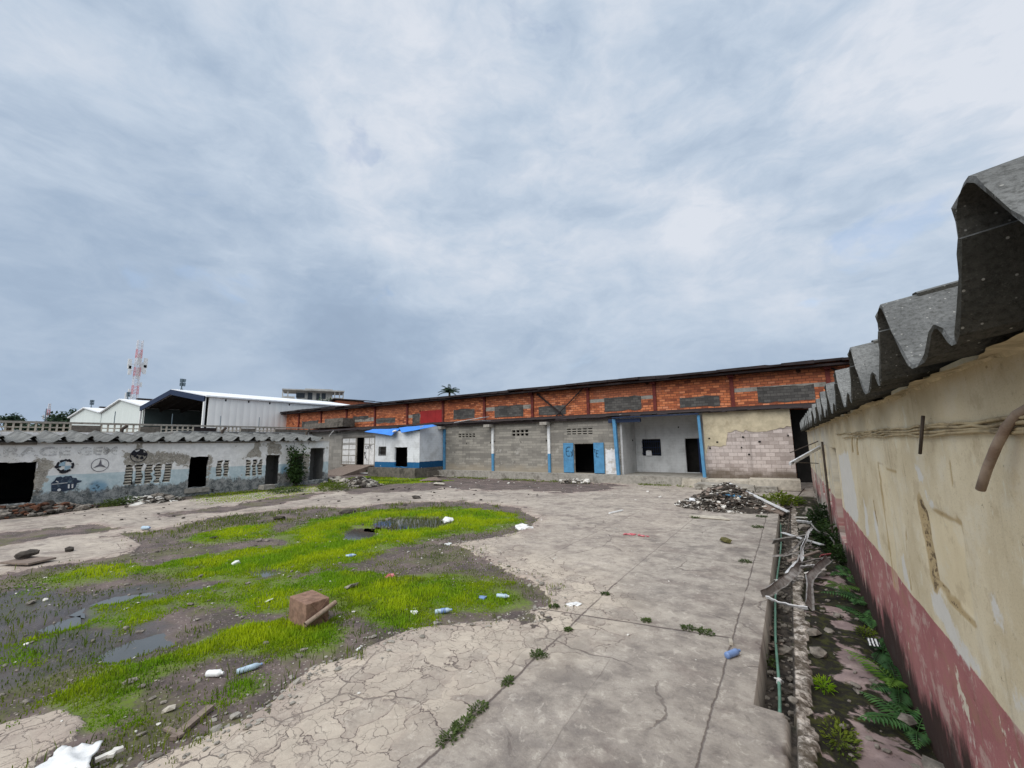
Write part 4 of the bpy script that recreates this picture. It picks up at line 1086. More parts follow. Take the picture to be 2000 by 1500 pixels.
for r_ in ((690, 813, 720, 819), (735, 816, 772, 826), (806, 808, 820, 828), (886, 799, 927, 818), (966, 792, 1022, 814), (1052, 793, 1105, 810), (1180, 775, 1252, 802), (1327, 774, 1405, 794), (1478, 754, 1590, 784), (590, 822, 622, 834)):
    q = img_rect(*r_, .02); rj = random.Random(r_[0]); b = MB()
    n_ = 7; pts = []
    for i in range(n_): pts.append((q[0] + (q[1] - q[0]) * i / (n_ - 1), q[4] + rj.uniform(-.07, .07)))
    for i in range(n_): pts.append((q[1] - (q[1] - q[0]) * i / (n_ - 1), q[5] + rj.uniform(-.07, .07)))
    b.prism(pts, BY - .022, BY + .02, 'Y'); b.build('blocked_window', M['infill'], bw)
q = img_rect(822, 804, 865, 829, .06)
b = MB(); b.box(q[0], q[1], BY - .06, BY + .0, q[4], q[5] + .15)
for k in range(4):
    xx = q[0] + (q[1] - q[0]) * k / 3 - (.04 if k == 3 else -.0); b.box(xx, xx + .04, BY - .075, BY - .061, q[4], q[5] + .15)
b.build('red_panel', M['red'], bw)

# ---------------------------------------------------------------- grey block store in front of it
st = thing('block_store', 'low grey block store with blue doors and a white recessed porch', 'building', (-14, 33, 0))
SY = 31.2
VENTS = [(-26.4, -24.3, 3.60, 4.02, 5, 2, .10), (-20.3, -18.55, 3.60, 4.18, 4, 2, .20), (-15.0, -12.7, 3.60, 4.15, 5, 3, .08)]
vh = []
for (u0, u1, v0, v1, nc, nr, sl) in VENTS:
    cw = (u1 - u0) / nc; rh = (v1 - v0) / nr
    for i in range(nc):
        for j in range(nr): vh.append((u0 + i * cw, u0 + i * cw + cw * .78, v0 + j * rh, v0 + j * rh + sl))
SH = [(-14.42, -12.73, .58, 2.84)] + vh
wallgrid('wall', 'Y', SY, (-28.05, -10.6, .12), (.3, 4.86, .12), -1, M['block'], st, SH, lambda u, v: fbm(u, v, 3, 91) * .02, reveal=.2)
b = MB(); b.box(-28.05, -10.6, 35.0, 35.2, 0, 5.2).box(-28.05, -27.9, SY + .21, 35, 0, 4.9).box(-28.0, -10.6, SY + .21, 35, .3, .54); b.build('room_shell', M['dark'], st)
PH = [(-9.95, -8.48, 1.83, 3.13), (-6.66, -5.47, .60, 3.13)]
wallgrid('porch_wall', 'Y', 34.5, (-10.5, -4.9, .15), (.4, 5.1, .15), -1, M['porch'], st, PH, reveal=.18)
MB().box(-10.6, -10.45, SY + .02, 34.5, .5, 5.0).build('porch_side_wall', M['porch_side'], st)
b = MB(); b.box(-10.4, -5, 35.6, 35.7, .4, 5.0).box(-10.45, -4.9, 34.7, 35.6, .4, .56); b.build('room_shell', M['dark'], st)
b = MB(); b.box(-10.6, -4.7, 30.25, 34.5, -.1, .555); b.box(-28.3, -10.6, 30.25, SY + .2, -.1, .55)
b.build('platform', M['conc'], st)
wallgrid('end_wall', 'Y', SY, (-4.80, .22, .08), (.4, 4.86, .08), -1, M['pinkblock'], st, (), lambda u, v: fbm(u, v, 3, 93) * .03 + fbm(u * 5, v * 5, 3, 94) * .012, topfn=lambda u: 4.86 + u * 0)
def _rend(u, v):
    return v
# surviving render on the upper half of the end wall
rr = random.Random(12); pts = [(-4.78, 4.84), (.20, 4.84)]
x = .20
while x > -4.7:
    zlo = (3.55 if x > -3.4 else 2.6) + rr.uniform(-.10, .10) + (.0 if x < -.4 else .2); pts.append((x, zlo)); x -= rr.uniform(.12, .3)
pts.append((-4.78, 1.9)); b = MB(); b.prism(pts, SY - .035, SY + .01, 'Y'); b.build('render_coat', M['render'], st)
b = MB(); b.box(.0, .22, SY + .04, 36, .2, 4.9).box(-4.8, .22, 35.6, 35.8, 0, 4.9).box(-4.8, .0, SY + .1, 35.6, .2, .4); b.build('rear_wall', M['dark'], st)
MB().box(.3, 3.2, 35.85, 35.95, 0, 5.0).build('passage_shade_wall', M['dark'], st)  # added dark wall, its colour standing in for shade in the gap
b = MB(); rr = random.Random(6); x = -34.6
while x < 1.2:
    w_ = rr.uniform(.8, 1.2); j1, j2, dy_ = rr.uniform(-.03, .03), rr.uniform(-.03, .03), rr.uniform(-.10, .08)
    b.add([(x, 30.8 + dy_, 4.82 + j1), (x + w_ + .06, 30.8 + dy_ + rr.uniform(-.06, .06), 4.82 + j2), (x + w_ + .06, BY - .03, 5.42), (x, BY - .03, 5.42),
           (x, 30.8 + dy_, 4.87 + j1), (x + w_ + .06, 30.8 + dy_, 4.87 + j2), (x + w_ + .06, BY - .03, 5.48), (x, BY - .03, 5.48)],
          [(0, 3, 2, 1), (4, 5, 6, 7), (0, 1, 5, 4), (1, 2, 6, 5), (0, 4, 7, 3)])
    x += w_
b.build('roof', M['roofdark'], st)  # near-black colour stands in for the deep shadow under this eave
x = -34.4
while x < 1.0:
    w_ = rr.uniform(.5, 2.2)
    if rr.random() < .6: MB().box(x, x + w_ - .02, 30.66 + rr.uniform(-.04, .04), 31.0, 4.905, 4.92 + rr.uniform(0, .03)).build('roof_edge', M['roofgrey'], st)
    x += w_
MB().box(-28.4, -10.9, 30.85, 30.95, 4.68, 4.79).build('eave_purlin', M['roofdark'], st)  # dark purlin set low at the front to shade the eave
MB().box(-10.9, -4.9, 30.42, 30.6, 4.71, 4.79).build('porch_beam', M['navy'], st)
for x in (-22.45, -16.7, -28.2):
    b = MB(); b.box(x - .35, x + .30, 30.35, SY - .02, 4.42, 4.66); b.build('bracket', M['conc'], st)
MB().box(-11.3, -8.9, 30.7, 30.98, 4.38, 4.65).build('bracket', M['navy'], st)
for x in (-22.33, -16.62):
    c_ = MB(); c_.box(x - .11, x + .11, SY - .13, SY + .05, 2.08, 4.42); o = c_.build('column', M['whitepaint'], st)
    c_ = MB(); c_.box(x - .112, x + .112, SY - .132, SY + .05, .55, 2.08); c_.build('column_base', M['bluepaint'], st)
MB().box(-28.22, -28.0, SY - .16, SY + .3, .35, 4.42).build('column', M['bluepaint'], st)
b = MB(); b.prism([(-10.80, .5), (-10.58, .5), (-10.72, 4.66), (-10.96, 4.66)], 30.62, 30.9, 'Y'); b.build('column', M['bluepaint'], st)
b = MB(); b.prism([(-4.95, .5), (-4.76, .5), (-4.88, 4.66), (-5.04, 4.66)], 30.62, 30.86, 'Y'); b.build('column', M['bluepaint'], st)
# two blue door leaves folded back against the wall, with painted letters
for (x0, x1, txt, tx) in ((-15.32, -14.43, 'Ex', -15.15), (-12.72, -11.90, 'TE', -12.70)):
    b = MB(); b.box(x0, x1, SY - .10, SY - .05, .60, 2.92).box(x0 + .02, x1 - .02, SY - .112, SY - .101, .62, .70).box(x0 + .02, x1 - .02, SY - .112, SY - .101, 2.82, 2.90)
    b.box(x0 + .02, x0 + .07, SY - .112, SY - .101, .71, 2.81).box(x1 - .07, x1 - .02, SY - .112, SY - .101, .71, 2.81)
    d_ = b.build('door_leaf', M['bluepaint'], st)
    b = MB()
    if txt == 'Ex':
        P_ = lambda pts: [(tx + a, SY - .118, 1.75 + c) for a, c in pts]
        b.tube(P_([(.46, .85), (.25, .86), (.10, .74), (.08, .50), (.10, .25), (.22, .12), (.42, .16)]), .019, 5); b.tube(P_([(.10, .52), (.34, .55)]), .019, 5)
        b.tube(P_([(.50, .52), (.68, .18)]), .019, 5); b.tube(P_([(.70, .66), (.55, .10)]), .022, 5)
    else:
        P_ = lambda pts: [(tx + a, SY - .118, 1.75 + c) for a, c in pts]
        b.tube(P_([(.02, .66), (.14, .64)]), .019, 5); b.tube(P_([(.07, .64), (.07, .40)]), .012, 5); b.tube(P_([(.38, .56), (.20, .58), (.18, .36), (.18, .10), (.38, .08)]), .019, 5); b.tube(P_([(.18, .36), (.34, .38)]), .019, 5)
    b.build('painted_letters', M['ink'], d_)
b = MB(); rr = random.Random(9); pts = [(-11.86, .56), (-10.9, .56), (-10.92, 2.4)]
x = -10.95
while x > -11.84: pts.append((x, 2.42 + rr.choice((-.06, .05)) + rr.uniform(-.03, .03))); x -= .12
b.prism(pts, SY - .012, SY + .005, 'Y'); b.build('whitewash_patch', M['whitewash'], st)
b = MB()
for k in range(9): b.box(-9.95 + .06 + k * .165, -9.95 + .085 + k * .165, 34.42, 34.445, 1.83, 3.13)
for k in range(3): b.box(-9.95, -8.48, 34.40, 34.419, 2.0 + k * .45, 2.04 + k * .45)
w_ = b.build('barred_window', M['navy'], st)
MB().prism([(-9.62, 1.84), (-9.18, 1.82), (-9.2, 2.22), (-9.45, 2.26), (-9.62, 2.2)], 34.36, 34.38, 'Y').build('hanging_rag', M['whitewash'], w_)
MB().box(-5.72, -5.44, 34.3, 34.36, .6, 3.12).build('door_leaf', M['deepblue'], st)
b = MB()
for k in range(3): b.box(-6.15 + .0, -5.0, 29.75 + k * .17, 30.248, -.05 + k * .18 + (0.003 * k), .13 + k * .18)
b.build('step', M['conc_pale'], st)
for (x0, x1, z0) in ((-26.9, -26.85, 3.0),):
    pass
b = MB(); rr = random.Random(4)
for (x, z) in ((-27.95, 3.07), (-22.6, 3.05), (-22.18, 3.12), (-16.85, 3.14), (-19.4, 3.05), (-25.4, 3.0)): b.rock((x, SY - .005, z), (.08, .02, .09), rr)
b.build('wall_hole', M['dark'], st)
b = MB(); rr = random.Random(14)
for (x, z) in ((-4.45, 3.1), (-2.45, 3.15), (-1.55, 2.85), (.0, 3.2), (-4.0, 2.85), (-4.45, 2.45), (-2.6, 2.5), (-2.2, 2.05)): b.rock((x, SY - .03, z), (.09, .05, .07), rr)
b.build('wall_hole', M['dark'], st)
MB().box(-7.1, -7.02, 34.46, 34.5, 3.95, 4.07).box(-10.44, -10.40, 33.6, 33.7, 3.0, 3.12).build('socket_box', M['dark'], st)
# broken kerb, slabs and a low retaining edge before the end wall
b = MB(); rr = random.Random(31)
b.box(-4.7, -2.3, 29.9, 31.15, .02, .50, .03, rr)
b.box(-2.25, .35, 29.6, 31.15, .02, .62, .02, rr)
b.build('loading_edge', M['conc_pale'], st)
for (x0, x1, y0, y1, z0, z1, lab) in ((-5.1, -3.2, 28.3, 29.7, -.02, .30, 'cracked concrete slab block beside the porch steps'), (-3.1, -1.9, 28.2, 29.5, -.02, .34, 'middle broken concrete slab block behind the debris heap'), (-1.85, -.75, 28.4, 29.5, -.02, .28, 'right broken concrete slab block behind the debris heap by the drain')):
    b = MB(); b.box(x0, x1, y0, y1, z0, z1, .06, rr)
    for k in range(7): b.rock((rr.uniform(x0, x1), y0 + rr.uniform(-.15, .1), .06), rr.uniform(.1, .2), rr)
    tagit(b.build('concrete_block', M['conc'], loc=((x0 + x1) / 2, (y0 + y1) / 2, 0)), lab, 'slab', 'broken slabs before the end wall')

# ---------------------------------------------------------------- white annex with a blue base
an = thing('white_annex', 'small white painted annex with blue base, barred window and knocked-out doorway', 'building', (-31, 29.5, 0))
AY = 28.0
AH = [(-33.85, -32.85, 1.98, 2.80), (-31.62, -29.88, .92, 2.75)]
wallgrid('wall', 'Y', AY, (-34.45, -28.3, .1), (.86, 4.25, .1), -1, M['white_annex'], an, AH, lambda u, v: fbm(u, v, 3, 95) * .02, reveal=.2, ragged=.12)
wallgrid('side_wall', 'X', -28.3, (AY + .001, SY, .1), (.86, 4.7, .1), 1, M['white_annex_side'], an, (), lambda u, v: fbm(u, v, 3, 96) * .02)
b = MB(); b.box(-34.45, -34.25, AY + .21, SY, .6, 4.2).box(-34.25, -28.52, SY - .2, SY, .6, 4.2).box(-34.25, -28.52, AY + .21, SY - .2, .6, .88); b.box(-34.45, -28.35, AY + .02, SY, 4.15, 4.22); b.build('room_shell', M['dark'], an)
b = MB(); b.box(-34.7, -28.2, 27.4, SY - .1, -.2, .85); b.build('plinth', M['conc_dark'], an)
b = MB(); b.box(-29.9, -28.0, 28.8, 30.24, -.1, .50, .02, rr); b.build('side_ledge', M['conc_dark'], an)
b = MB()
for k in range(6): b.box(-33.85, -32.85, AY + .05, AY + .07, 2.04 + k * .13, 2.09 + k * .13)
b.box(-33.9, -33.84, AY - .02, AY + .03, 1.95, 2.83).box(-32.86, -32.80, AY - .02, AY + .03, 1.95, 2.83).box(-33.84, -32.86, AY - .02, AY + .03, 2.78, 2.83).box(-33.84, -32.86, AY - .02, AY + .03, 1.95, 1.99)
b.build('barred_window', M['infill'], an)
def cloth(name, outline, mat, lab, cat, th=.02, wob=.05, n=14, loc=None, seed=1, parent=None):
    """bilinear quad patch with folds: outline = 4 corners (3D)"""
    a, b_, c_, d_ = [np.array(p, float) for p in outline]; V = []; F = []
    for j in range(n + 1):
        for i in range(n + 1):
            s, t_ = i / n, j / n
            p = (a * (1 - s) + b_ * s) * (1 - t_) + (d_ * (1 - s) + c_ * s) * t_
            e = 1 if 0 < i < n and 0 < j < n else .6
            V.append((p[0] + float(fbm(s * 5, t_ * 5, 3, seed + 3)) * wob, p[1] + float(fbm(s * 5, t_ * 5, 3, seed + 5)) * wob, p[2] + float(fbm(s * 4, t_ * 4, 4, seed)) * wob * 2.2 * e))
    m_ = n + 1; N = len(V)
    V += [(x, y, z - th) for x, y, z in V]
    for j in range(n):
        for i in range(n):
            q = (j * m_ + i, j * m_ + i + 1, (j + 1) * m_ + i + 1, (j + 1) * m_ + i); F.append(q); F.append(tuple(N + k for k in q[::-1]))
    rim = [i for i in range(m_)] + [j * m_ + n for j in range(1, m_)] + [n * m_ + i for i in range(n - 1, -1, -1)] + [j * m_ for j in range(n - 1, 0, -1)]
    for k in range(len(rim)):
        p, q = rim[k], rim[(k + 1) % len(rim)]; F.append((p, N + p, N + q, q))
    if loc is None: loc = tuple(np.mean([a, b_, c_, d_], axis=0))
    me = mesh([(x - loc[0], y - loc[1], z - loc[2]) for x, y, z in V], F)
    o = put(name, me, mat, parent, loc, smooth=True)
    return tagit(o, lab, cat)
cloth('tarpaulin', [onY(712, 843, 27.3), onY(765, 850, 27.3), onY(782, 837, 28.3), onY(728, 838, 28.3)], M['tarp'], 'left half of the bright blue sheeting, sagging over the white annex roof', 'tarpaulin', wob=.06, seed=3)
cloth('tarpaulin', [onY(784, 845, 27.4), onY(853, 831.5, 28.0), onY(846, 829, 29.0), onY(779, 835, 28.4)], M['tarp'], 'right half of the bright blue sheeting, rising towards the grey store', 'tarpaulin', wob=.05, seed=9)
b = MB(); rr = random.Random(2); b.rock((0, 0, 0), (.34, .2, .12), rr)
tagit(b.build('bundle', M['whitewash']), 'small white bundle lying between the two blue roof sheets', 'bundle').location = (-31.2, 27.6, 4.27)
# metal sheets lying on the store roof
b = MB(); b.obox((0, 0, 0), (3.4, 1.0, .04), Matrix.Rotation(-.10, 3, 'Y') @ Matrix.Rotation(.1, 3, 'X')); b.obox((.3, .35, -.12), (2.6, 1.0, .04), Matrix.Rotation(.02, 3, 'Y'))
o = b.build('loose_sheet', M['sheetlite']); o.location = (-24.6, 30.9, 5.20); tagit(o, 'loose pale metal sheet curling up on the store roof edge', 'metal sheet')

# ---------------------------------------------------------------- grey annex with the white doors
ga = thing('grey_annex', 'grey rendered block annex with tall white panelled doors behind a broken ramp', 'building', (-43, 34, 0))
wallgrid('wall', 'Y', SY, (-58, -34.45, .3), (-.1, 4.7, .3), -1, M['block_b'], ga, [(-44.35, -38.45, .78, 3.86)], reveal=.25)
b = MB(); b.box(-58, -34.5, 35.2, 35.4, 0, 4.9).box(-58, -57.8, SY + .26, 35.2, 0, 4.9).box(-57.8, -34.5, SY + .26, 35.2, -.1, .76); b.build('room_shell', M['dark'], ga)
def door_panel(x0, x1, y, nx, bands):
    b = MB(); b.box(x0, x1, y, y + .05, .82, 3.84); o = b.build('door_leaf', M['whitepaint'], ga)
    b = MB()
    for k in range(nx + 1):
        xx = x0 + (x1 - x0) * k / nx; b.box(xx - .035, xx + .035, y - .025, y - .001, .82, 3.84)
    for z in bands: b.box(x0, x1, y - .035, y - .026, z - .035, z + .035)
    b.build('door_frame', M['conc'], o); return o
door_panel(-44.2, -41.75, SY + .02, 2, (.84, 1.1, 1.85, 2.5, 3.1, 3.25, 3.82))
dl = door_panel(-40.25, -38.5, SY + .02, 2, (.84, 3.1, 3.82))
b = MB(); P_ = lambda pts: [(-40.2 + a, SY - .02, 2.55 + c) for a, c in pts]
for s_ in ([(.45, .35), (.25, .36), (.2, .2), (.25, .05), (.45, .05)], [(.6, .4), (.6, .08), (.75, .05), (.8, .4)], [(.9, .4), (1.25, .4)], [(1.05, .4), (1.05, .05), (1.25, .02)], [(.1, -.55), (.3, -.95), (.55, -1.25)], [(.1, -1.0), (.3, -.85)]): b.tube(P_(s_), .022, 5)
b.rock((-40.0, SY - .02, 2.12), (.14, .02, .13), random.Random(3)); b.build('painted_letters', M['ink'], dl)
MB().box(-41.72, -41.55, SY - .02, SY + .1, .8, 3.86).build('door_post', M['conc'], ga)
b = MB(); rr = random.Random(16); x = -62
while x < -34.5:
    w_ = rr.uniform(.8, 1.3); j1, j2, dy_ = rr.uniform(-.06, .06), rr.uniform(-.06, .06), rr.uniform(-.15, .1)
    b.add([(x, 30.4 + dy_, 4.66 + j1), (x + w_ + .06, 30.4 + dy_, 4.66 + j2), (x + w_ + .06, BY - .05, 5.3), (x, BY - .05, 5.3), (x, 30.4 + dy_, 4.74 + j1), (x + w_ + .06, 30.4 + dy_, 4.74 + j2), (x + w_ + .06, BY - .05, 5.38), (x, BY - .05, 5.38)],
          [(0, 3, 2, 1), (4, 5, 6, 7), (0, 1, 5, 4), (1, 2, 6, 5), (0, 4, 7, 3)])
    x += w_
b.build('roof', M['roofdark'], ga)
b = MB(); b.prism([(-34.5, .8), (-34.5, .72), (-44, .72), (-44, .8)], 30.9, SY - .01, 'Y')
b.add([(-42.6, 30.9, .78), (-38.6, 30.9, .80), (-38.0, 26.8, -.02), (-42.4, 26.8, -.02), (-42.6, 30.9, -.1), (-38.6, 30.9, -.1), (-38.0, 26.8, -.1), (-42.4, 26.8, -.1)], [(0, 3, 2, 1), (0, 4, 7, 3), (1, 2, 6, 5), (2, 3, 7, 6)])
b.build('ramp', M['wood'], ga)
b = MB(); b.tube([(-46.0, 30.6, 4.1), (-45.3, 30.5, 4.55), (-44.9, 30.4, 4.7)], .05, 6); b.build('broken_batten', M['whitepaint'], ga)
b = MB(); b.rock((-44.2, 30.3, 4.62), (.4, .2, .22), rr); b.build('eave_patch', M['dark'], ga)
b = MB(); b.box(-56, -48.5, 33.4, 35.4, 5.35, 6.0).box(-51.5, -47.6, 33.5, 35.3, 5.4, 6.5); b.build('parapet', M['conc_dark'], ga)

# ---------------------------------------------------------------- hangars and everything beyond
def hangar(x0, x1, xa, ze, za, y0, y1, name, lab, open_):
    h = thing(name, lab, 'hangar', ((x0 + x1) / 2, (y0 + y1) / 2, 0), 'white clad hangars')
    b = MB(); b.box(x1 - .2, x1, y0, y1, 0, ze); b.build('side_wall', M['hangar_side'], h)
    b = MB(); b.box(x0, x0 + .2, y0, y1, 0, ze); b.build('side_wall', M['hangar_side'], h)
    b = MB()
    for (xa_, za_, xb, zb) in ((x0 - .3, ze - .0, xa, za), (xa, za, x1 + .3, ze)):
        b.add([(xa_, y0 - .5, za_ + .02), (xb, y0 - .5, zb + .02), (xb, y1, zb + .02), (xa_, y1, za_ + .02), (xa_, y0 - .5, za_ + .22), (xb, y0 - .5, zb + .22), (xb, y1, zb + .22), (xa_, y1, za_ + .22)],
              [(0, 3, 2, 1), (4, 5, 6, 7), (0, 1, 5, 4), (2, 3, 7, 6), (0, 4, 7, 3), (1, 2, 6, 5)])
    b.build('roof', M['hangar_roof'], h)
    g = MB(); g.prism([(x0 + .2, 0), (x1 - .2, 0), (x1 - .2, ze), (xa, za), (x0 + .2, ze)], y1 - .2, y1 - .05, 'Y'); g.build('rear_wall', M['hangar_in'], h)
    if open_:
        b = MB()
        for s_ in ((x0 + .2, ze, xa, za), (xa, za, x1 - .2, ze)): b.add([(s_[0], y0 + .4, s_[1] - .12), (s_[2], y0 + .4, s_[3] - .12), (s_[2], y1 - .3, s_[3] - .12), (s_[0], y1 - .3, s_[1] - .12)], [(0, 1, 2, 3)])
        b.build('shade_ceiling', M['dark'], h)  # dark panels added under the white roof to keep the inside dark
        b = MB()
        for s_ in ((x0, ze, xa, za), (xa, za, x1, ze)): b.bar((s_[0], y0 - .55, s_[1] - .25), (s_[2], y0 - .55, s_[3] - .25), .16, .75)
        b.build('gable_truss', M['navy'], h)
        b = MB(); b.box(x0 + .3, x1 - .3, y0 + 20, y0 + 20.2, 0, 9).box(x0 + .25, x0 + .35, y0, y1 - .3, 0, ze - .2); b.build('shade_lining', M['hangar_in'], h)  # dark lining added to close the hangar and deepen its shade
        b = MB()
        for k in range(4):
            yy = y0 + 2 + k * 3
            for s_ in ((x0, ze, xa, za), (xa, za, x1, ze)): b.bar((s_[0], yy, s_[1] - .4), (s_[2], yy, s_[3] - .4), .2, .6)
        b.build('roof_truss', M['dark'], h)
        for xx in (x0 + .1, x1 - .3): MB().box(xx, xx + .25, y0 - .6, y0 - .35, 0, ze).build('portal_post', M['hangar_side'], h)
    else:
        g = MB(); g.prism([(x0 + .2, 0), (x1 - .0, 0), (x1, ze), (xa, za), (x0 + .2, ze)], y0 - .1, y0 + .1, 'Y'); g.build('gable_wall', M['hangar_gable'], h)
        MB().box(xa - .4, xa + .5, y0 + 2, y1, za + .25, za + .5).build('ridge_cap', M['roofdark'], h)
    return h
hangar(-89.2, -65.3, -77.0, 9.72, 11.55, 25.3, 51, 'hangar', 'open-fronted white hangar with navy gable truss, rightmost of the three', True)
hangar(-111.6, -89.4, -100.8, 9.85, 11.75, 25.3, 50, 'hangar', 'closed pale hangar gable between the open hangar and the smallest gable', False)
hangar(-134.2, -111.8, -123.0, 9.9, 11.5, 25.3, 50, 'hangar', 'farthest closed pale hangar gable beside the trees', False)
for (px, py, xx, zb, lab) in ((345, 748, -77, 11.75, 'floodlight rack on the ridge of the open hangar'), (245, 773, -100.8, 12.0, 'floodlight rack on the middle hangar ridge below the red and white mast'), (176, 788, -123, 11.75, 'floodlight rack on the farthest hangar ridge')):
    f_ = thing('floodlight_rack', lab, 'floodlight', (xx, 26, zb), 'floodlights on the hangar ridges')
    top_ = onY(px, py - 7, 26)[2]; s_ = (top_ - zb) / 2.2
    b = MB(); b.box(xx - .06, xx + .06, 25.94, 26.06, zb - .2, zb + 1.6 * s_); b.bar((xx, 26, zb + .5 * s_), (xx - .6, 26, zb - .1), .06, .06); b.bar((xx, 26, zb + .5 * s_), (xx + .6, 26, zb - .1), .06, .06); b.build('pole', M['lamp'], f_)
    for i in (-1, 1):
        for j in range(2):
            b = MB(); b.obox((xx + .2, 26 + i * .22 * s_, zb + (1.0 + j * .72) * s_), (.3, .38 * s_, .62 * s_), Matrix.Rotation(.25 * i, 3, 'Z') @ Matrix.Rotation(.2, 3, 'Y')); b.build('lamp_head', M['lamp'], f_)
def lattice(name, lab, base, h, w0, w1, bands, ant):
    t_ = thing(name, lab, 'mast', base, None)
    bx_, by_, _ = base; n = bands
    for k in range(n):
        z0, z1 = h * k / n, h * (k + 1) / n; wa = w0 + (w1 - w0) * k / n; wb = w0 + (w1 - w0) * (k + 1) / n
        b = MB(); th = w0 * .085
        ca = [(bx_ + i * wa / 2, by_ + j * wa / 2, z0) for i, j in ((-1, -1), (1, -1), (1, 1), (-1, 1))]; cb = [(bx_ + i * wb / 2, by_ + j * wb / 2, z1) for i, j in ((-1, -1), (1, -1), (1, 1), (-1, 1))]
        for i in range(4):
            b.bar(ca[i], cb[i], th, th)
            m_ = 3
            for q in range(m_):
                f0, f1 = q / m_, (q + 1) / m_
                L_ = lambda a, c, f: tuple(a[s] + (c[s] - a[s]) * f for s in range(3))
                j = (i + 1) % 4
                b.bar(L_(ca[i], cb[i], f0), L_(ca[j], cb[j], f1), th * .5, th * .5); b.bar(L_(ca[j], cb[j], f0), L_(ca[i], cb[i], f1), th * .5, th * .5)
        b.build('mast_section', M['mast_red'] if k % 2 else M['mast_white'], t_)
    for (z, dx_, s_) in ant:
        b = MB(); b.box(bx_ - .2, bx_ + .2, by_ + dx_ - .34 * s_, by_ + dx_ + .34 * s_, z - 1.2 * s_, z + 1.2 * s_); b.bar((bx_, by_, z), (bx_, by_ + dx_, z), .15, .15); b.build('antenna', M['whitepaint'], t_)
    return t_
lattice('radio_mast', 'tall red and white lattice radio mast behind the hangars', (-144.9, 38.7, 0), 32.0, 1.35, 1.0, 13, [(25.3, -1.7, 1.1), (26.0, 1.6, 1.1), (23.6, -1.5, 1), (24.2, 1.5, 1), (26.8, .2, 1.2), (23, .3, 1.2), (24.6, .8, 1), (20.0, 1.1, .5), (18, -1.2, .5), (16.5, -1.6, .9), (15, 1, .5)])
lattice('radio_mast', 'tiny distant red mast left of the round trees', (-296.1, 48.1, 0), 25, 1.9, .6, 9, [(18.5, -1.5, .8), (18.8, 1.5, .8)])
ab = thing('apartment_block', 'unfinished grey concrete apartment block rising behind the white hangar', 'building', (-127.5, 78.5, 0))
yaw = math.atan2(78.5, -127.5) + PI / 2        # facade looks back to the yard
Ra = Matrix.Rotation(yaw - 1.5708 - .0, 3, 'Z')
Ra = Matrix.Rotation(math.atan2(-127.5, -78.5) * 0 + math.atan2(127.5, 78.5), 3, 'Z')
def AB(c, s): return (Vector((-127.5, 78.5, 0)) + Ra @ Vector(c), s, Ra)
b = MB(); b.obox(*AB((0, 0, 8.4), (15.5, 9, 16.8))); b.obox(*AB((.5, .2, 18.4), (10.2, 8, 3.2))); b.build('wall', M['apart'], ab)
b = MB(); b.obox(*AB((.2, -.6, 20.15), (17.6, 10.5, .35))); b.obox(*AB((0, -.5, 17.0), (17.8, 10.6, .3))); b.obox(*AB((1.6, 0, 20.7), (8, 6, .5))); b.build('roof', M['apart'], ab)
for dx_ in (-8.4, -7.0, 6.2, 7.6, 8.7):
    b = MB(); b.obox(*AB((dx_, -5.2, 18.6), (.3, .3, 3.0))); b.build('post', M['apart'], ab)
for (dx_, ww, hh, zc) in ((-3.6, 2.4, 1.5, 18.6), (-.9, 1.3, 2.4, 18.4), (1.4, 1.0, 2.3, 18.3), (3.0, 1.2, 1.8, 18.6)):
    b = MB(); b.obox(*AB((dx_, -3.85, zc), (ww, .14, hh))); b.build('window', M['glassdark'], ab)
for k in range(4):
    for z in (14.6, 11.2):
        b = MB(); b.obox(*AB((-5.6 + k * 3.4, -4.52, z), (1.2, .14, 1.5))); b.build('window', M['glassdark'], ab)
b = MB(); b.obox(*AB((-6.8, -5.3, 17.6), (3.4, .15, .9))); b.obox(*AB((6.9, -5.3, 17.6), (3.6, .15, .9))); b.build('balcony_rail', M['apart'], ab)
sb_ = thing('brick_house', 'small brick house with low gable roof peeping over the warehouse', 'building', (-82, 64, 0))
b = MB(); b.prism([(-90.6, 0), (-75.5, 0), (-75.5, 12.2), (-88.0, 13.5), (-90.6, 12.8)], 60, 68, 'Y'); b.build('wall', M['brick'], sb_)
b = MB(); b.bar((-91.2, 59.8, 12.85), (-88.0, 59.8, 13.85), 1.0, .2); b.bar((-88.0, 59.8, 13.85), (-74.6, 59.8, 12.35), 1.0, .2)
b.add([(-91.2, 59.4, 12.9), (-88, 59.4, 13.9), (-88, 68, 13.9), (-91.2, 68, 12.9), (-74.6, 59.4, 12.4), (-74.6, 68, 12.4)], [(0, 1, 2, 3), (1, 4, 5, 2)]); b.build('roof', M['roofdark'], sb_)
b = MB(); b.box(-89.6, -88.2, 59.9, 60.02, 11.0, 12.2); b.build('window', M['dark'], sb_)

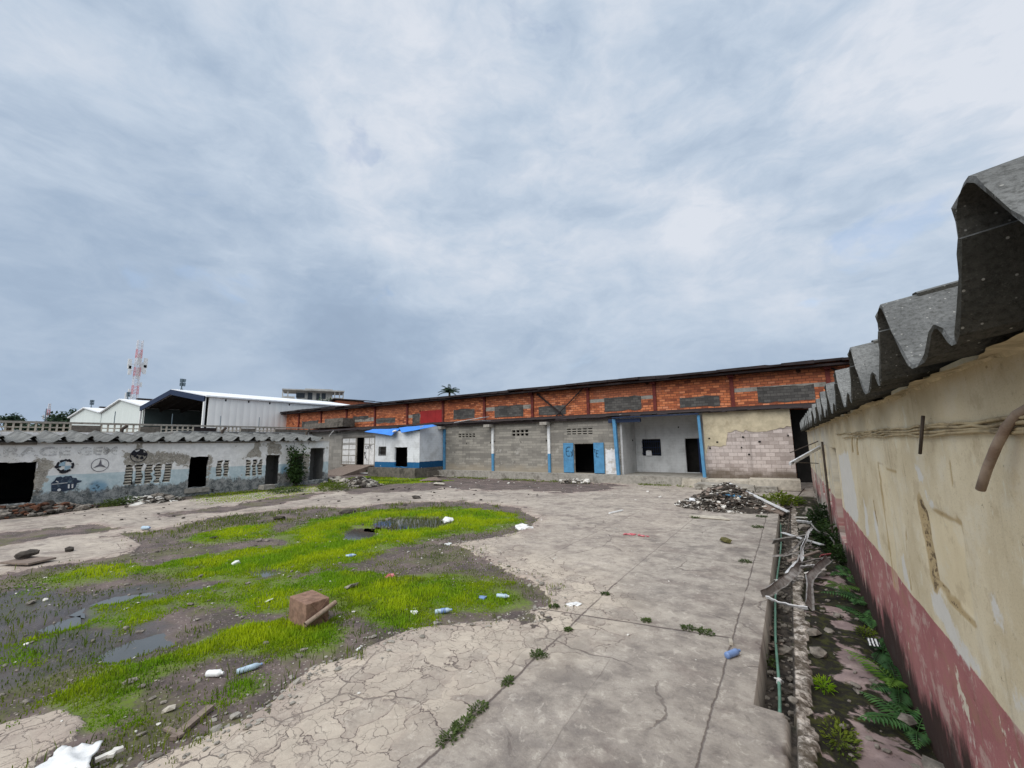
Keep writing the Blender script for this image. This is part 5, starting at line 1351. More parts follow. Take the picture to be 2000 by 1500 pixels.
# boundary wall of breeze blocks behind the workshop
bd = thing('boundary_wall', 'white breeze-block boundary wall with brown panels behind the workshop roof', 'wall', (-50, 14, 0))
rr = random.Random(77); y = -8.0; k = 0
MB().box(-50.25, -50, -8, 31, 0, 4.42).build('wall', M['whitewash'], bd)
pan = [('h', 5.6, 9.5), ('s', 9.5, 11.4), ('h', 11.4, 14.0), ('s', 14.0, 15.6), ('h', 15.6, 18.2), ('d', 18.2, 20.3), ('h', 20.3, 22.6), ('s', 22.6, 24.2), ('h', 24.2, 26.3), ('s', 26.3, 31)]
pan = [('s', -8, 5.6)] + pan
for ty, a_, c_ in pan:
    b = MB()
    if ty == 'h':
        n_ = int((c_ - a_) / .38); w_ = (c_ - a_) / n_
        for i in range(n_ + 1): b.box(-50.2, -50.04, a_ + i * w_ - .05, a_ + i * w_ + .05, 4.42, 5.1)
        for z in (4.42, 4.74): b.box(-50.18, -50.06, a_, c_, z + .003, z + .09)
        b.build('breeze_blocks', M['conc_pale'], bd)
    else:
        b.box(-50.2, -50.02, a_ + .06, c_ - .06, 4.42, 5.0); b.build('panel', M['conc_dark'] if ty == 's' else M['roofdark'], bd)
MB().box(-50.25, -49.98, -8, 31, 5.1, 5.26).build('coping', M['conc'], bd)
for y in (8.0, 12.2, 16.4, 20.6, 24.5):
    MB().tube([(-50.1, y, 5.26), (-50.1, y, 6.3)], .035, 5).build('fence_picket', M['lamp'], bd)
for (y, lab) in ((9.9, 'dark chimney stub on the workshop roof below the mast'), (16.2, 'dark chimney stub on the workshop roof before the open hangar'), (23.5, 'bent dark vent pipe on the roof before the white hangar side')):
    b = MB(); b.tube([(-39, y, 3.6), (-39, y + .05, 4.35), (-39, y + .3, 4.6)], [.12, .11, .10], 8)
    tagit(b.build('vent_pipe', M['darkpipe'], loc=(-39, y, 3.6)), lab, 'pipe', 'stubs on the workshop roof')
yw2 = thing('white_lean_to', 'low white lean-to roof between the workshop and boundary wall', 'building', (-44, 16, 0))
MB().box(-48, -41.5, 14.2, 25, 0, 4.25).build('wall', M['whitewash'], yw2)
MB().box(-48.2, -41.3, 14.0, 25.2, 4.25, 4.36).build('roof', M['fibre_pale'], yw2)

# ---------------------------------------------------------------- grass
nr = np.random.default_rng(5)
def zat(x, y):
    z, _ = yard(np.atleast_1d(float(x)), np.atleast_1d(float(y))); return float(z[0])
def scatter(poly, dens, soft, pad=.6):
    xs = [p[0] for p in poly]; ys = [p[1] for p in poly]
    x0, x1, y0, y1 = min(xs) - pad, max(xs) + pad, min(ys) - pad, max(ys) + pad
    n = int((x1 - x0) * (y1 - y0) * dens)
    x = nr.uniform(x0, x1, n); y = nr.uniform(y0, y1, n)
    r = np.hypot(x, y); keep = nr.uniform(0, 1, n) < np.clip((7.0 / r) ** 1.5, .08, 1.0)
    x, y = x[keep], y[keep]
    s = psdf(x, y, poly) + fbm(x * 1.3, y * 1.3, 4, 33) * soft + fbm(x * 3.3, y * 3.3, 4, 34) * soft * .8
    if poly is not POND:
        for pg in PUD: s = np.where(psdf(x, y, pg) + fbm(x * 1.5, y * 1.5, 3, 35) * .9 > -.05 + nr.uniform(-.15, .15, len(x)), -9, s)
    k = s > nr.uniform(-.25, .3, len(x)); return x[k], y[k], np.clip(s[k] / .8, 0, 1)
def blades(name, x, y, h, wd, tint, mat, lean=.45, kind='stuff', lab=None, cat=None):
    n = len(x); z, _ = yard(x, y)
    a = nr.uniform(0, 2 * np.pi, n); la = nr.uniform(0, 2 * np.pi, n); ln = nr.uniform(.1, 1, n) * lean * h
    cx, sx = np.cos(a) * wd / 2, np.sin(a) * wd / 2; lx, ly = np.cos(la) * ln, np.sin(la) * ln
    V = np.empty((n, 5, 3)); b0 = np.stack([x, y, z - .01], -1)
    V[:, 0] = b0 - np.stack([cx, sx, 0 * x], -1); V[:, 1] = b0 + np.stack([cx, sx, 0 * x], -1)
    m = np.stack([x + lx * .35, y + ly * .35, z + h * .6], -1)
    V[:, 2] = m + np.stack([cx, sx, 0 * x], -1) * .75; V[:, 3] = m - np.stack([cx, sx, 0 * x], -1) * .75
    V[:, 4] = np.stack([x + lx, y + ly, z + h * .98], -1)
    base = (np.arange(n) * 5)[:, None]
    F = np.concatenate([base + np.array([0, 1, 2]), base + np.array([0, 2, 3]), base + np.array([3, 2, 4])])
    me = fmesh(V.reshape(-1, 3), F)
    fattr(me, 'tint', np.repeat(tint, 5)); fattr(me, 'tip', np.tile(np.array([0, 0, .6, .6, 1.0]), n))
    return tagit(put(name, me, mat), lab, cat, kind=kind)
X, Y_, Hh, Ti = [], [], [], []
for dn, pg in GRASS:
    x, y, s = scatter(pg, 3600 * dn, 1.4)
    r = np.hypot(x, y)
    X.append(x); Y_.append(y); Hh.append((.014 + .036 * s) * nr.lognormal(-.05, .38, len(x)) * (1 + fbm(x * 1.7, y * 1.7, 3, 88) * 1.1) * (0.7 + .5 * dn)); Ti.append(np.clip(s * .9 + nr.uniform(-.3, .3, len(x)) + fbm(x * .8, y * .8, 3, 44) * 1.2, 0, 1))
X = np.concatenate(X); Y_ = np.concatenate(Y_); Hh = np.concatenate(Hh); Ti = np.concatenate(Ti)
print('grass blades', len(X))
blades('grass', X, Y_, Hh, .009 + .0010 * np.hypot(X, Y_), Ti, M['grass'], lab='patches of bright lime grass growing across the muddy yard hollow', cat='grass')
x, y, s = scatter(MUD, 900, 1.0)
k = fbm(x * .7, y * .7, 4, 61) + fbm(x * 3, y * 3, 2, 62) * .5 > .04 + nr.uniform(-.12, .2, len(x)); x, y = x[k], y[k]
x2 = nr.uniform(-33, -30.2, 5000); y2 = nr.uniform(6.5, 21, 5000); x3 = nr.uniform(-34, -26, 7000); y3 = nr.uniform(19.5, 27.5, 7000)
x4 = nr.uniform(-26, -5, 2500); y4 = 30.1 - nr.exponential(.25, 2500)
x = np.concatenate([x, x2, x3, x4]); y = np.concatenate([y, y2, y3, y4])
k = (fbm(x * .6, y * .6, 3, 64) > -.12); x, y = x[k], y[k]
r = np.hypot(x, y)
blades('weedy_grass', x, y, nr.uniform(.012, .055, len(x)) * np.where(r > 20, 2.6, 1), .006 + .0009 * r, nr.uniform(0, 1, len(x)), M['grass_dull'], lab='thin olive weeds sprinkled over mud and along the walls', cat='grass')
x, y, s = scatter(MUD, 130, 1.2)
k = fbm(x * .9, y * .9, 4, 91) > .10; x, y = x[k], y[k]
blades('tall_grass', x, y, nr.uniform(.07, .17, len(x)), .007 + .0008 * np.hypot(x, y), nr.uniform(0, 1, len(x)), M['grass_dull'], lean=.7, lab='taller straggling grass stems among the lime patches', cat='grass')
x, y, s = scatter(POND, 520, .5, .2)
blades('reeds', x, y, nr.uniform(.06, .22, len(x)), .018 + 0 * x, nr.uniform(0, 1, len(x)), M['reed'], lean=.3, lab='dark rushes standing in the small pond', cat='reeds')

# ---------------------------------------------------------------- stones and small litter nobody could count
def pebbles(name, n, gen, size, mat, lab, cat, lift=.3, flat=.6, seed=1):
    rg = random.Random(seed); b = MB(); pts = gen(rg, n)
    if not pts: return
    zs, _ = yard(np.array([p[0] for p in pts]), np.array([p[1] for p in pts]))
    for (x, y), z in zip(pts, zs):
        s_ = size * rg.lognormvariate(0, .5)
        b.rock((x, y, float(z) + s_ * lift), s_, rg, flat)
    return tagit(b.build(name, mat), lab, cat, kind='stuff')
def in_mud(rg, n):
    P = []
    while len(P) < n * 3:
        r = 5 + 20 * rg.random() ** 1.6; a = rg.uniform(R(200), R(280)); x = r * math.sin(a) ; y = -r * math.cos(a) * .0
        x = -rg.uniform(2.5, 24); y = rg.uniform(1.2, 15)
        P.append((x, y))
    q = psdf(np.array([p[0] for p in P]), np.array([p[1] for p in P]), MUD)
    return [p for p, s_ in zip(P, q) if s_ > -.25][:n]
pebbles('gravel', 1500, in_mud, .022, M['rubble'], 'grey gravel and stone chips strewn over the muddy hollow', 'gravel', seed=3)
pebbles('pale_litter', 420, in_mud, .017, M['chip_lite'], 'pale scraps and plaster chips strewn over the muddy hollow', 'litter', flat=.45, seed=4)
def along_rim(rg, n):
    P = []
    for _ in range(n):
        i = rg.randrange(0, 14); a, c_ = MUD[i], MUD[i + 1]; t = rg.random()
        P.append((a[0] + (c_[0] - a[0]) * t + rg.gauss(0, .22), a[1] + (c_[1] - a[1]) * t + rg.gauss(0, .22)))
    return P
pebbles('rim_rubble', 420, along_rim, .019, M['conc'], 'crumbled concrete bits along the broken pavement rim', 'rubble', seed=5)
def in_drain(rg, n): return [(rg.uniform(-.56, -.22), rg.uniform(6, 21)) if rg.random() < .55 else (rg.uniform(.0, .9), 3.5 + 19 * rg.random() ** 1.5) for _ in range(n)]
pebbles('drain_rubble', 520, in_drain, .035, M['rubble'], 'loose stones and plaster lumps in the drain and on its mossy ledge', 'rubble', seed=6)
pebbles('slab_litter', 90, lambda rg, n: [(rg.uniform(-9, -1), rg.uniform(3, 27)) for _ in range(n)], .014, M['chip_lite'], 'tiny pale scraps on the open concrete', 'litter', seed=7)
def far_scatter(rg, n): return [(rg.uniform(-30, -6), rg.uniform(22, 30)) for _ in range(n)]
pebbles('far_litter', 80, far_scatter, .045, M['chip_lite'], 'pale broken bits on the mud before the block store', 'litter', flat=.4, seed=8)
pebbles('far_dark_litter', 130, lambda rg, n: [(-rg.uniform(12, 31), rg.uniform(5, 22)) for _ in range(n)], .05, M['rubble_dark'], 'dark stones scattered on the concrete strip before the workshop', 'stones', flat=.5, seed=9)

def heap(name, c, rx, ry, h, n, size, mats, lab, cat, seed, flat=.7, slabs=0):
    """a mound with a solid core carrying hundreds of loose lumps"""
    rg = random.Random(seed)
    root = thing(name, lab, cat, (c[0], c[1], 0))
    b = MB(); N = 22
    V = []; F = []
    for j in range(7):
        f = j / 6
        for i in range(N):
            a = 2 * PI * i / N; k = 1 + .18 * math.sin(3 * a + seed) + rg.uniform(-.08, .08)
            V.append((c[0] + rx * (1 - f) * k * math.cos(a), c[1] + ry * (1 - f) * k * math.sin(a), -.1 + (h * .82) * (f ** .85) * (1 + rg.uniform(-.10, .10))))
    for j in range(6):
        for i in range(N): F.append((j * N + i, j * N + (i + 1) % N, (j + 1) * N + (i + 1) % N, (j + 1) * N + i))
    b.add(V, F); b.build('core', mats[0], root)
    for mi, m in enumerate(mats):
        b = MB()
        for _ in range(n // len(mats)):
            a = rg.uniform(0, 2 * PI); r = rg.random() ** .5 * 1.1
            x, y = c[0] + rx * r * math.cos(a), c[1] + ry * r * math.sin(a); z = max(0, h * (1 - r)) ** 1.0 * .95
            s_ = size * rg.lognormvariate(0, .45)
            if slabs and rg.random() < slabs:
                b.obox((x, y, z + .03), (s_ * rg.uniform(1.5, 5), s_ * rg.uniform(.6, 1.5), s_ * .25), Matrix.Rotation(rg.uniform(0, 6), 3, 'Z') @ Matrix.Rotation(rg.uniform(-.5, .5), 3, 'X') @ Matrix.Rotation(rg.uniform(-.5, .5), 3, 'Y'))
            else: b.rock((x, y, z + s_ * .2), s_, rg, flat)
        o = b.build('rubble', m, root); o['kind'] = 'stuff'
    return root
heap('debris_heap', (-2.55, 21.6), 2.0, 1.5, 1.15, 3000, .05, [M['rubble_dark'], M['rubble_dark'], M['rubble'], M['wood'], M['rubble_dark'], M['rubble_dark'], M['chip_lite']], 'big dark heap of rubbish and splintered debris beside the drain', 'debris', 11, slabs=.45)
heap('rubble_mound', gp(705, 948), 1.5, 1.1, .65, 260, .12, [M['rubble'], M['conc'], M['rubble_dark']], 'grey stone rubble mound in the weeds past the workshop end', 'rubble', 12)
heap('rubble_mound', gp(650, 940), 1.6, 1.0, .32, 130, .12, [M['rubble_dark'], M['conc_pale']], 'pale plaster rubble spilling from the workshop end doorway', 'rubble', 13)
heap('trash_pile', gp(300, 980), 1.0, 1.3, .42, 200, .09, [M['rubble_dark'], M['rubble'], M['chip_lite']], 'low trash pile against the workshop wall under the louvres', 'debris', 14, slabs=.5)
heap('rubble_mound', gp(60, 1002), 1.2, 2.3, .42, 240, .11, [M['rubble_dark'], M['clay'], M['rubble']], 'brown rubble spread before the wide workshop opening', 'rubble', 15)
heap('rubble_mound', gp(1120, 942), 1.0, .5, .32, 70, .10, [M['rubble'], M['chip_lite']], 'small mound with white foam scraps below the blue doors', 'rubble', 16, slabs=.4)
rr = random.Random(41)
for (p0, p1, w_, lab) in (((1422, 943, 1.0), (1540, 1000, .12), .16, 'long pale batten sloping down the right side of the debris heap'), ((1432, 950, .9), (1525, 992, .1), .09, 'thin white batten beside the long one on the debris heap'), ((1452, 962, .75), (1460, 985, .2), .06, 'short grey stick standing on the debris heap'),):
    a = Vector((*gp(p0[0], p0[1], p0[2]), p0[2])); c_ = Vector((*gp(p1[0], p1[1], p1[2]), p1[2]))
    b = MB(); b.bar(a, c_, w_, .04); tagit(b.build('batten', M['sheetlite'] if w_ > .08 else M['wood'], loc=tuple(c_)), lab, 'batten')
for (px, py, sz, mat, lab) in ((1468, 990, (1.0, .5, .12), 'whitepaint', 'white broken board slab at the foot of the debris heap'), (1512, 996, (.8, .35, .08), 'wood', 'grey board tipping into the drain from the debris heap'), (1430, 966, (.7, .3, .05), 'bluepaint', 'blue painted board stuck in the debris heap'), (1406, 963, (.35, .3, .1), 'tarp', 'pale crumpled bag near the top of the debris heap'), (1365, 977, (.8, .25, .06), 'sheetlite', 'pale board on the left flank of the debris heap')):
    z_ = .3 if py < 980 else .12
    if py < 970: z_ = .62
    x, y = gp(px, py, z_); b = MB(); b.obox((0, 0, 0), sz, Matrix.Rotation(rr.uniform(-.6, .4), 3, 'Z') @ Matrix.Rotation(.35, 3, 'X') @ Matrix.Rotation(rr.uniform(-.3, .3), 3, 'Y'))
    o = b.build('board', M[mat], bevel=.006); o.location = (x, y, z_); tagit(o, lab, 'board')

# ---------------------------------------------------------------- things lying about
F_, L_, R_ = (Vector((*gp(*p), 0)) for p in ((596, 1226), (563, 1207), (642, 1209)))
z0 = zat(F_.x, F_.y) - .02
e1, e2 = (L_ - F_), (R_ - F_)
bx = thing('rusty_box', 'rust brown steel box standing in the grass with a pipe across it', 'box', (F_.x, F_.y, z0))
b = MB(); hh = .42
c8 = [F_, R_, R_ + e1, L_]
V = [(p.x, p.y, z0) for p in c8] + [(p.x, p.y, z0 + hh) for p in c8]
b.add(V, [(3, 2, 1, 0), (4, 5, 6, 7), (0, 1, 5, 4), (1, 2, 6, 5), (2, 3, 7, 6), (3, 0, 4, 7)])
b.build('body', M['rust'], bx, bevel=.018)
b = MB()
ctr = (F_ + R_ + L_ + R_ + e1) / 4
nF = Vector((e2.y, -e2.x, 0)).normalized()
if nF.dot(ctr - F_) > 0: nF = -nF
b.bar(F_ + nF * .006 + e2 * .10 + Vector((0, 0, z0 + .06)), F_ + nF * .006 + e2 * .95 + Vector((0, 0, z0 + .40)), .012, .03)
b.bar(F_ + nF * .006 + e2 * .2 + Vector((0, 0, z0 + .42)), F_ + nF * .006 + e2 * .9 + Vector((0, 0, z0 + .05)), .012, .02); b.build('seam', M['rust'], bx)
b = MB(); a = Vector((*gp(592, 1206, .16), .16)) ; c_ = Vector((*gp(652, 1183, .24), .24))
a = F_ + nF * .06 - e2 * .08 + Vector((0, 0, z0 + .13)); c_ = F_ + nF * .05 + e2 * 1.22 + Vector((0, 0, z0 + .32))
b.tube([a, c_], .042, 12, cap=False); b.tube([c_, a], .034, 12, cap=False)
tagit(b.build('pipe', M['pipe'], loc=tuple((a + c_) / 2), smooth=True), 'short dusty pipe lying across the rusty box', 'pipe')

def bottle(px, py, yaw_, ln, r, mat, lab, cap='plastic_white', label=None):
    x, y = gp(px, py); z = zat(x, y) + r * .9
    root = thing('plastic_bottle', lab, 'bottle', (x, y, z), 'plastic bottles thrown away in the yard')
    ln *= .88; r *= .88
    d_ = Vector((math.cos(yaw_), math.sin(yaw_), .06)); o_ = Vector((x, y, z))
    prof = [(-.5, .5), (-.48, .92), (-.40, 1), (-.22, .93), (-.1, 1), (.1, .94), (.22, 1), (.32, .85), (.40, .45), (.44, .36), (.47, .36)]
    MB().tube([o_ + d_ * ln * q for q, _ in prof], [r * k for _, k in prof], 12).build('body', M[mat], root, smooth=True)
    MB().tube([o_ + d_ * ln * .465, o_ + d_ * ln * .52], r * .42, 10).build('cap', M[cap], root, smooth=False)
    if label: MB().tube([o_ + d_ * ln * -.15, o_ + d_ * ln * .14], r * 1.03, 12, cap=False).build('label', M[label], root, smooth=True)
bottle(1432, 1282, 1.0, .30, .052, 'plastic_blue', 'translucent blue bottle lying at the kerb joint', 'plastic_blue')
bottle(866, 1193, .75, .34, .048, 'plastic_pale', 'pale bottle with blue band at the edge of the near grass patch', 'plastic_blue', 'plastic_blue')
bottle(487, 1302, 1.2, .34, .045, 'plastic_pale', 'pale blue bottle on bare mud nearest the bottom left corner', 'plastic_blue')
bottle(685, 1086, .9, .30, .05, 'plastic_pale', 'small pale bottle beside the gravel patch in the middle grass', 'plastic_blue', 'plastic_blue')
bottle(982, 1164, .2, .30, .05, 'plastic_pale', 'pale bottle in grass by the pavement corner', 'plastic_white')
bottle(420, 1316, .5, .26, .05, 'plastic_white', 'white bottle left of the pale blue one on the mud', 'plastic_white')
bottle(285, 1035, .2, .5, .08, 'plastic_pale', 'crushed pale blue container far off on the muddy strip', 'plastic_blue')
def lump(px, py, size, mat, name, lab, cat, seed, flat=.6, n=1, spread=.1):
    rg = random.Random(seed); x, y = gp(px, py); z = zat(x, y); b = MB()
    for k in range(n): b.rock((x + rg.uniform(-spread, spread) * (n > 1), y + rg.uniform(-spread, spread) * (n > 1), z + size * flat * .5), size, rg, flat)
    return tagit(b.build(name, M[mat], loc=(x, y, z)), lab, cat)
lump(1418, 1060, .20, 'mossrock', 'stone', 'olive mossy stone block alone on the concrete', 'stone', 3, .75)
lump(1120, 1182, .10, 'plastic_white', 'plastic_bag', 'crumpled white bag on the pavement by the corner crack', 'bag', 4, .3, 3, .06)
lump(525, 1169, .085, 'plastic_white', 'paper_scrap', 'white crumpled paper in the grass left of the rusty box', 'paper', 5, .4)
lump(460, 1100, .13, 'plastic_white', 'plastic_pot', 'white rounded pot standing in the far lime grass', 'pot', 6, .8)
lump(876, 1018, .26, 'plastic_white', 'plastic_pot', 'white tipped pot at the edge of the rushes', 'pot', 7, .7)
lump(1020, 1030, .22, 'plastic_white', 'plastic_bag', 'torn white plastic clump at the far tip of the grass', 'bag', 8, .5, 4, .25)
lump(760, 1010, .13, 'rubble', 'rubble_lump', 'grey rubble lumps by the far edge of the rushes', 'rubble', 9, .5, 4, .3)
lump(760, 1124, .09, 'redcloth', 'plastic_wrapper', 'red and white wrapper on the gravel between the grass patches', 'wrapper', 10, .3, 3, .1)
lump(943, 1164, .09, 'plastic_blue', 'plastic_bag', 'small blue plastic scrap in the grass near the pavement corner', 'bag', 11, .5, 2, .06)
lump(135, 1077, .16, 'rubble_dark', 'stone', 'dark stone alone on the pale left concrete patch', 'stone', 12, .8)
lump(1445, 1278, .03, 'chip_lite', 'paper_scrap', 'tiny paper scrap beside the blue bottle', 'paper', 13, .4)
lump(545, 1013, .30, 'rubble_dark', 'stone', 'dark flat stone on the muddy edge of the strip', 'stone', 14, .4)
lump(680, 1000, .35, 'rubble_dark', 'stone', 'dark heap of wet leaves on the strip below the rubble mound', 'stone', 15, .3)
lump(880, 1060, .1, 'plastic_white', 'paper_scrap', 'white torn carton by the broken pavement corner', 'paper', 16, .3, 3, .15)
lump(805, 1197, .06, 'plastic_white', 'paper_scrap', 'white paper ball in grass left of the banded bottle', 'paper', 17, .5, 2, .05)
lump(700, 1265, .05, 'plastic_white', 'paper_scrap', 'white scrap on the mud at the pavement rim', 'paper', 18, .5)
lump(255, 1325, .10, 'rubble', 'stone', 'pale flat stone on mud right of the puddle', 'stone', 19, .3)
lump(330, 1379, .085, 'conc_pale', 'stone', 'pale stone on bare mud above the timber', 'stone', 20, .5)
x, y = gp(55, 1100); b = MB(); b.obox((0, 0, 0), (.95, .6, .05), Matrix.Rotation(.4, 3, 'Z')); o = b.build('board', M['wood'], bevel=.008); o.location = (x, y, .07); tagit(o, 'tan board with dark rag on the left concrete patch', 'board')
lump(52, 1096, .16, 'rubble_dark', 'rag', 'black rag heaped on the tan board', 'rag', 21, .7, 3, .12).location.z = .15
a, c_ = Vector((*gp(338, 1436), 0)), Vector((*gp(412, 1376), 0)); a.z = zat(a.x, a.y) + .03; c_.z = zat(c_.x, c_.y) + .05
b = MB(); b.bar(a, c_, .085, .045); b.bar(a + Vector((-.25, .02, .01)), a + Vector((.06, .06, .02)), .05, .03); tagit(b.build('timber', M['wood'], loc=tuple(a), bevel=.005), 'weathered grey timber lying on the mud beside the pavement rim', 'timber')
def flat_on(pts, dz): return [(*gp(*p), dz) for p in pts]
z_ = .05
cloth('white_sheet', [(*gp(60, 1520), z_), (*gp(170, 1512), z_), (*gp(196, 1462), z_ + .02), (*gp(120, 1470), z_)], M['plastic_white'], 'crumpled white sheet on the ground in the bottom left corner', 'sheet', wob=.05, seed=5)
for k, (p0, p1, lab) in enumerate((((185, 1492), (240, 1469), 'white broken batten beside the white sheet'), ((215, 1484), (228, 1470), 'short white splinter beside the white batten'))):
    a, c_ = Vector((*gp(*p0), .03)), Vector((*gp(*p1), .04)); b = MB(); b.bar(a, c_, .05, .03); tagit(b.build('batten', M['chip_lite'], loc=tuple(a)), lab, 'batten')
rg = random.Random(3); b = MB(); x, y = gp(1246, 1046)
for k in range(8): b.rock((x + rg.uniform(-.42, .42), y + rg.uniform(-.06, .06), .02), (rg.uniform(.05, .16), rg.uniform(.03, .07), .025), rg)
tagit(b.build('rag', M['redcloth'], loc=(x, y, 0)), 'faded red rag stretched on the open concrete', 'rag')
b = MB(); x, y = gp(1388, 1012); b.prism([(-.75, -.22), (.72, -.26), (.38, .36), (-.80, .24)], 0, .035); o = b.build('board', M['conc_pale'], bevel=.006); o.location = (x, y, .015); tagit(o, 'pale flat panel lying in front of the debris heap', 'board')
a, c_ = Vector((*gp(1190, 1004), .03)), Vector((*gp(1216, 999), .05)); b = MB(); b.bar(a, c_, .07, .05); tagit(b.build('batten', M['plastic_white'], loc=tuple(a)), 'white stick on the concrete far left of the debris heap', 'batten')
x, y = gp(1428, 1258); b = MB(); b.obox((0, 0, 0), (.05, .13, .05), Matrix.Rotation(.2, 3, 'Z')); o = b.build('wood_block', M['conc_pale'], bevel=.006); o.location = (x, y, .03); tagit(o, 'little cream block above the blue bottle', 'block')
for (pts, mat, lab) in ((((672, 924), (720, 926), (716, 914), (690, 912)), 'sheetlite', 'pale blue sheet lying at the foot of the ramp'), (((818, 940), (866, 940), (852, 932), (838, 934)), 'wood', 'tan plywood sheet on the mud before the annex'), (((800, 931), (868, 931), (850, 926), (806, 927)), 'conc_pale', 'pale board beside the annex plinth'), (((845, 947), (870, 947), (866, 944), (848, 944)), 'conc_pale', 'narrow pale board in front of the plywood sheet')):
    q = flat_on(pts, .06); cloth('sheet', q, M[mat], lab, 'sheet', wob=.07, n=8, seed=int(pts[0][0]))
x, y = gp(483, 955); b = MB(); rg = random.Random(6)
for k in range(14): b.rock((x + rg.uniform(-.25, .25), y + rg.uniform(-.3, .3), rg.uniform(.1, .55)), .3, rg, 1.1)
tagit(b.build('clay_mound', M['clay'], loc=(x, y, 0)), 'rounded red brown clay mound against the workshop wall', 'mound')
x, y = gp(521, 956); b = MB(); b.box(x - .3, x + .35, y - .45, y + .45, 0, .36, .04, rg); tagit(b.build('concrete_block', M['conc'], loc=(x, y, 0), bevel=.02), 'square concrete block in front of the workshop side doorway', 'block')
lump(536, 945, .3, 'rubble', 'rubble_lump', 'grey stones inside the workshop side doorway', 'rubble', 31, .8, 4, .35)

# drain: hose, twisted sheet metal, odds and ends
b = MB(); pts = []
for i in range(46):
    y = 5.95 + 15.2 * (i / 45) ** 1.15
    pts.append((-.40 - .03 * math.sin(y * .7) - .08 * sst(y, 6, 9) - .03 * sst(y, 9, 15), y, -.26 + .02 * math.sin(y * 1.3)))
pts.insert(0, (-.385, 5.7, -.22))
hs = thing('hose', 'long green hose running along the drain', 'hose', (-.4, 6, -.3))
b.tube(pts, .020, 10); b.build('tube', M['hose'], hs, smooth=True)
for y0 in (7.1, 10.9, 11.8):
    i = min(range(len(pts)), key=lambda k: abs(pts[k][1] - y0)); p = Vector(pts[i]); b = MB(); b.tube([p + Vector((0, -.05, 0)), p + Vector((0, .05, 0))], .030, 10); b.tube([p + Vector((-.05, .02, .02)), p + Vector((.03, -.02, .035)), p + Vector((.05, .03, -.01))], .011, 6)
    b.build('tied_joint', M['whitepaint'], hs)
def ribbon(name, pts, w_, mat, lab, seed, fold=.35, th=.006, tilt=.95):
    """bent strip of sheet metal: pts are (px, py, height)"""
    rg = random.Random(seed)
    P = [Vector((*gp(p[0], p[1], p[2]), p[2])) for p in pts]
    Q = []
    for i in range(len(P) - 1):
        for k in range(4): Q.append(P[i].lerp(P[i + 1], k / 4) + Vector((0, 0, rg.uniform(-.008, .008))))
    Q.append(P[-1]); V = []; F = []
    for i, p in enumerate(Q):
        t_ = (Q[min(i + 1, len(Q) - 1)] - Q[max(i - 1, 0)]).normalized()
        s_ = t_.cross(Vector((0, 0, 1))).normalized() if abs(t_.z) < .95 else Vector((1, 0, 0))
        up_ = s_.cross(t_)
        tw = tilt + fold * math.sin(i * .5 + seed); s2 = (s_ * math.cos(tw) + up_ * math.sin(tw)); u2 = s2.cross(t_)
        ww = 1.08 * w_ * (1 + rg.uniform(-.12, .12))
        for (a, c_) in ((-.5, .22), (-.42, 0), (.42, 0), (.5, .18)): V.append(p + s2 * ww * a + u2 * ww * c_)
        for (a, c_) in ((-.5, .22), (-.42, 0), (.42, 0), (.5, .18)): V.append(p + s2 * ww * a + u2 * ww * c_ - u2 * th)
    n = len(Q)
    for i in range(n - 1):
        for k in range(3):
            a = i * 8 + k; F.append((a, a + 1, a + 9, a + 8)); F.append((a + 4, a + 12, a + 13, a + 5))
        for k in (0, 3):
            a = i * 8 + k; F.append((a, a + 8, a + 12, a + 4))
    for e in (0, (n - 1) * 8):
        for k in range(3): F.append((e + k, e + k + 4, e + k + 5, e + k + 1))
    me = mesh([tuple(v - P[0]) for v in V], F)
    o = put(name, me, M[mat], None, tuple(P[0])); return tagit(o, lab, 'sheet metal', 'torn metal strips across the drain')
ribbon('metal_strip', [(1509, 1058, .06), (1560, 1050, .10), (1610, 1042, .18), (1622, 1034, .2)], .13, 'sheet', 'straight grey strip reaching highest across the drain', 1, .1)
ribbon('metal_strip', [(1586, 1028, .35), (1600, 1040, .30), (1620, 1048, .2), (1630, 1062, .1), (1632, 1068, .05)], .13, 'sheet', 'strip curling down towards the wall at the far end of the metal tangle', 2, .2)
ribbon('metal_strip', [(1586, 1030, .35), (1577, 1042, .3), (1574, 1052, .25), (1566, 1070, .2), (1566, 1090, .15), (1562, 1098, .12)], .07, 'sheetlite', 'pale crumpled strip standing in the middle of the metal tangle', 3, .5)
ribbon('metal_strip', [(1570, 1050, .2), (1552, 1070, .12), (1530, 1084, .05), (1508, 1086, .02)], .05, 'sheet', 'thin dark strip bent back to the kerb', 4, .2)
ribbon('metal_strip', [(1586, 1058, .18), (1582, 1064, .2), (1560, 1078, .1), (1530, 1086, .04)], .035, 'sheet', 'narrow twisted wire-like strip in the tangle', 5, .3)
ribbon('metal_strip', [(1618, 1090, .18), (1606, 1100, .2), (1592, 1116, .15), (1579, 1130, .1), (1580, 1150, .08), (1580, 1185, .06)], .15, 'sheet', 'broad grey strip bending down the mossy ledge', 6, .15)
ribbon('metal_strip', [(1562, 1090, .2), (1556, 1110, .15), (1546, 1124, .12), (1520, 1142, .1), (1488, 1162, .05)], .16, 'sheet', 'broad torn strip hanging over the kerb nearest the camera', 7, .5)
ribbon('metal_strip', [(1496, 1166, .05), (1520, 1176, .02), (1550, 1184, .02), (1578, 1188, .04)], .06, 'sheetlite', 'pale edge strip lying across the drain lowest in the tangle', 8, .2)
ribbon('metal_strip', [(1562, 1108, .1), (1580, 1106, .1), (1590, 1105, .1)], .08, 'sheetlite', 'short shiny strip in the tangle', 9, .05)
ribbon('metal_strip', [(1560, 1101, .14), (1590, 1094, .16), (1622, 1090, .18)], .06, 'sheet', 'strip with bright edge beneath the wallside bend', 10, .1)
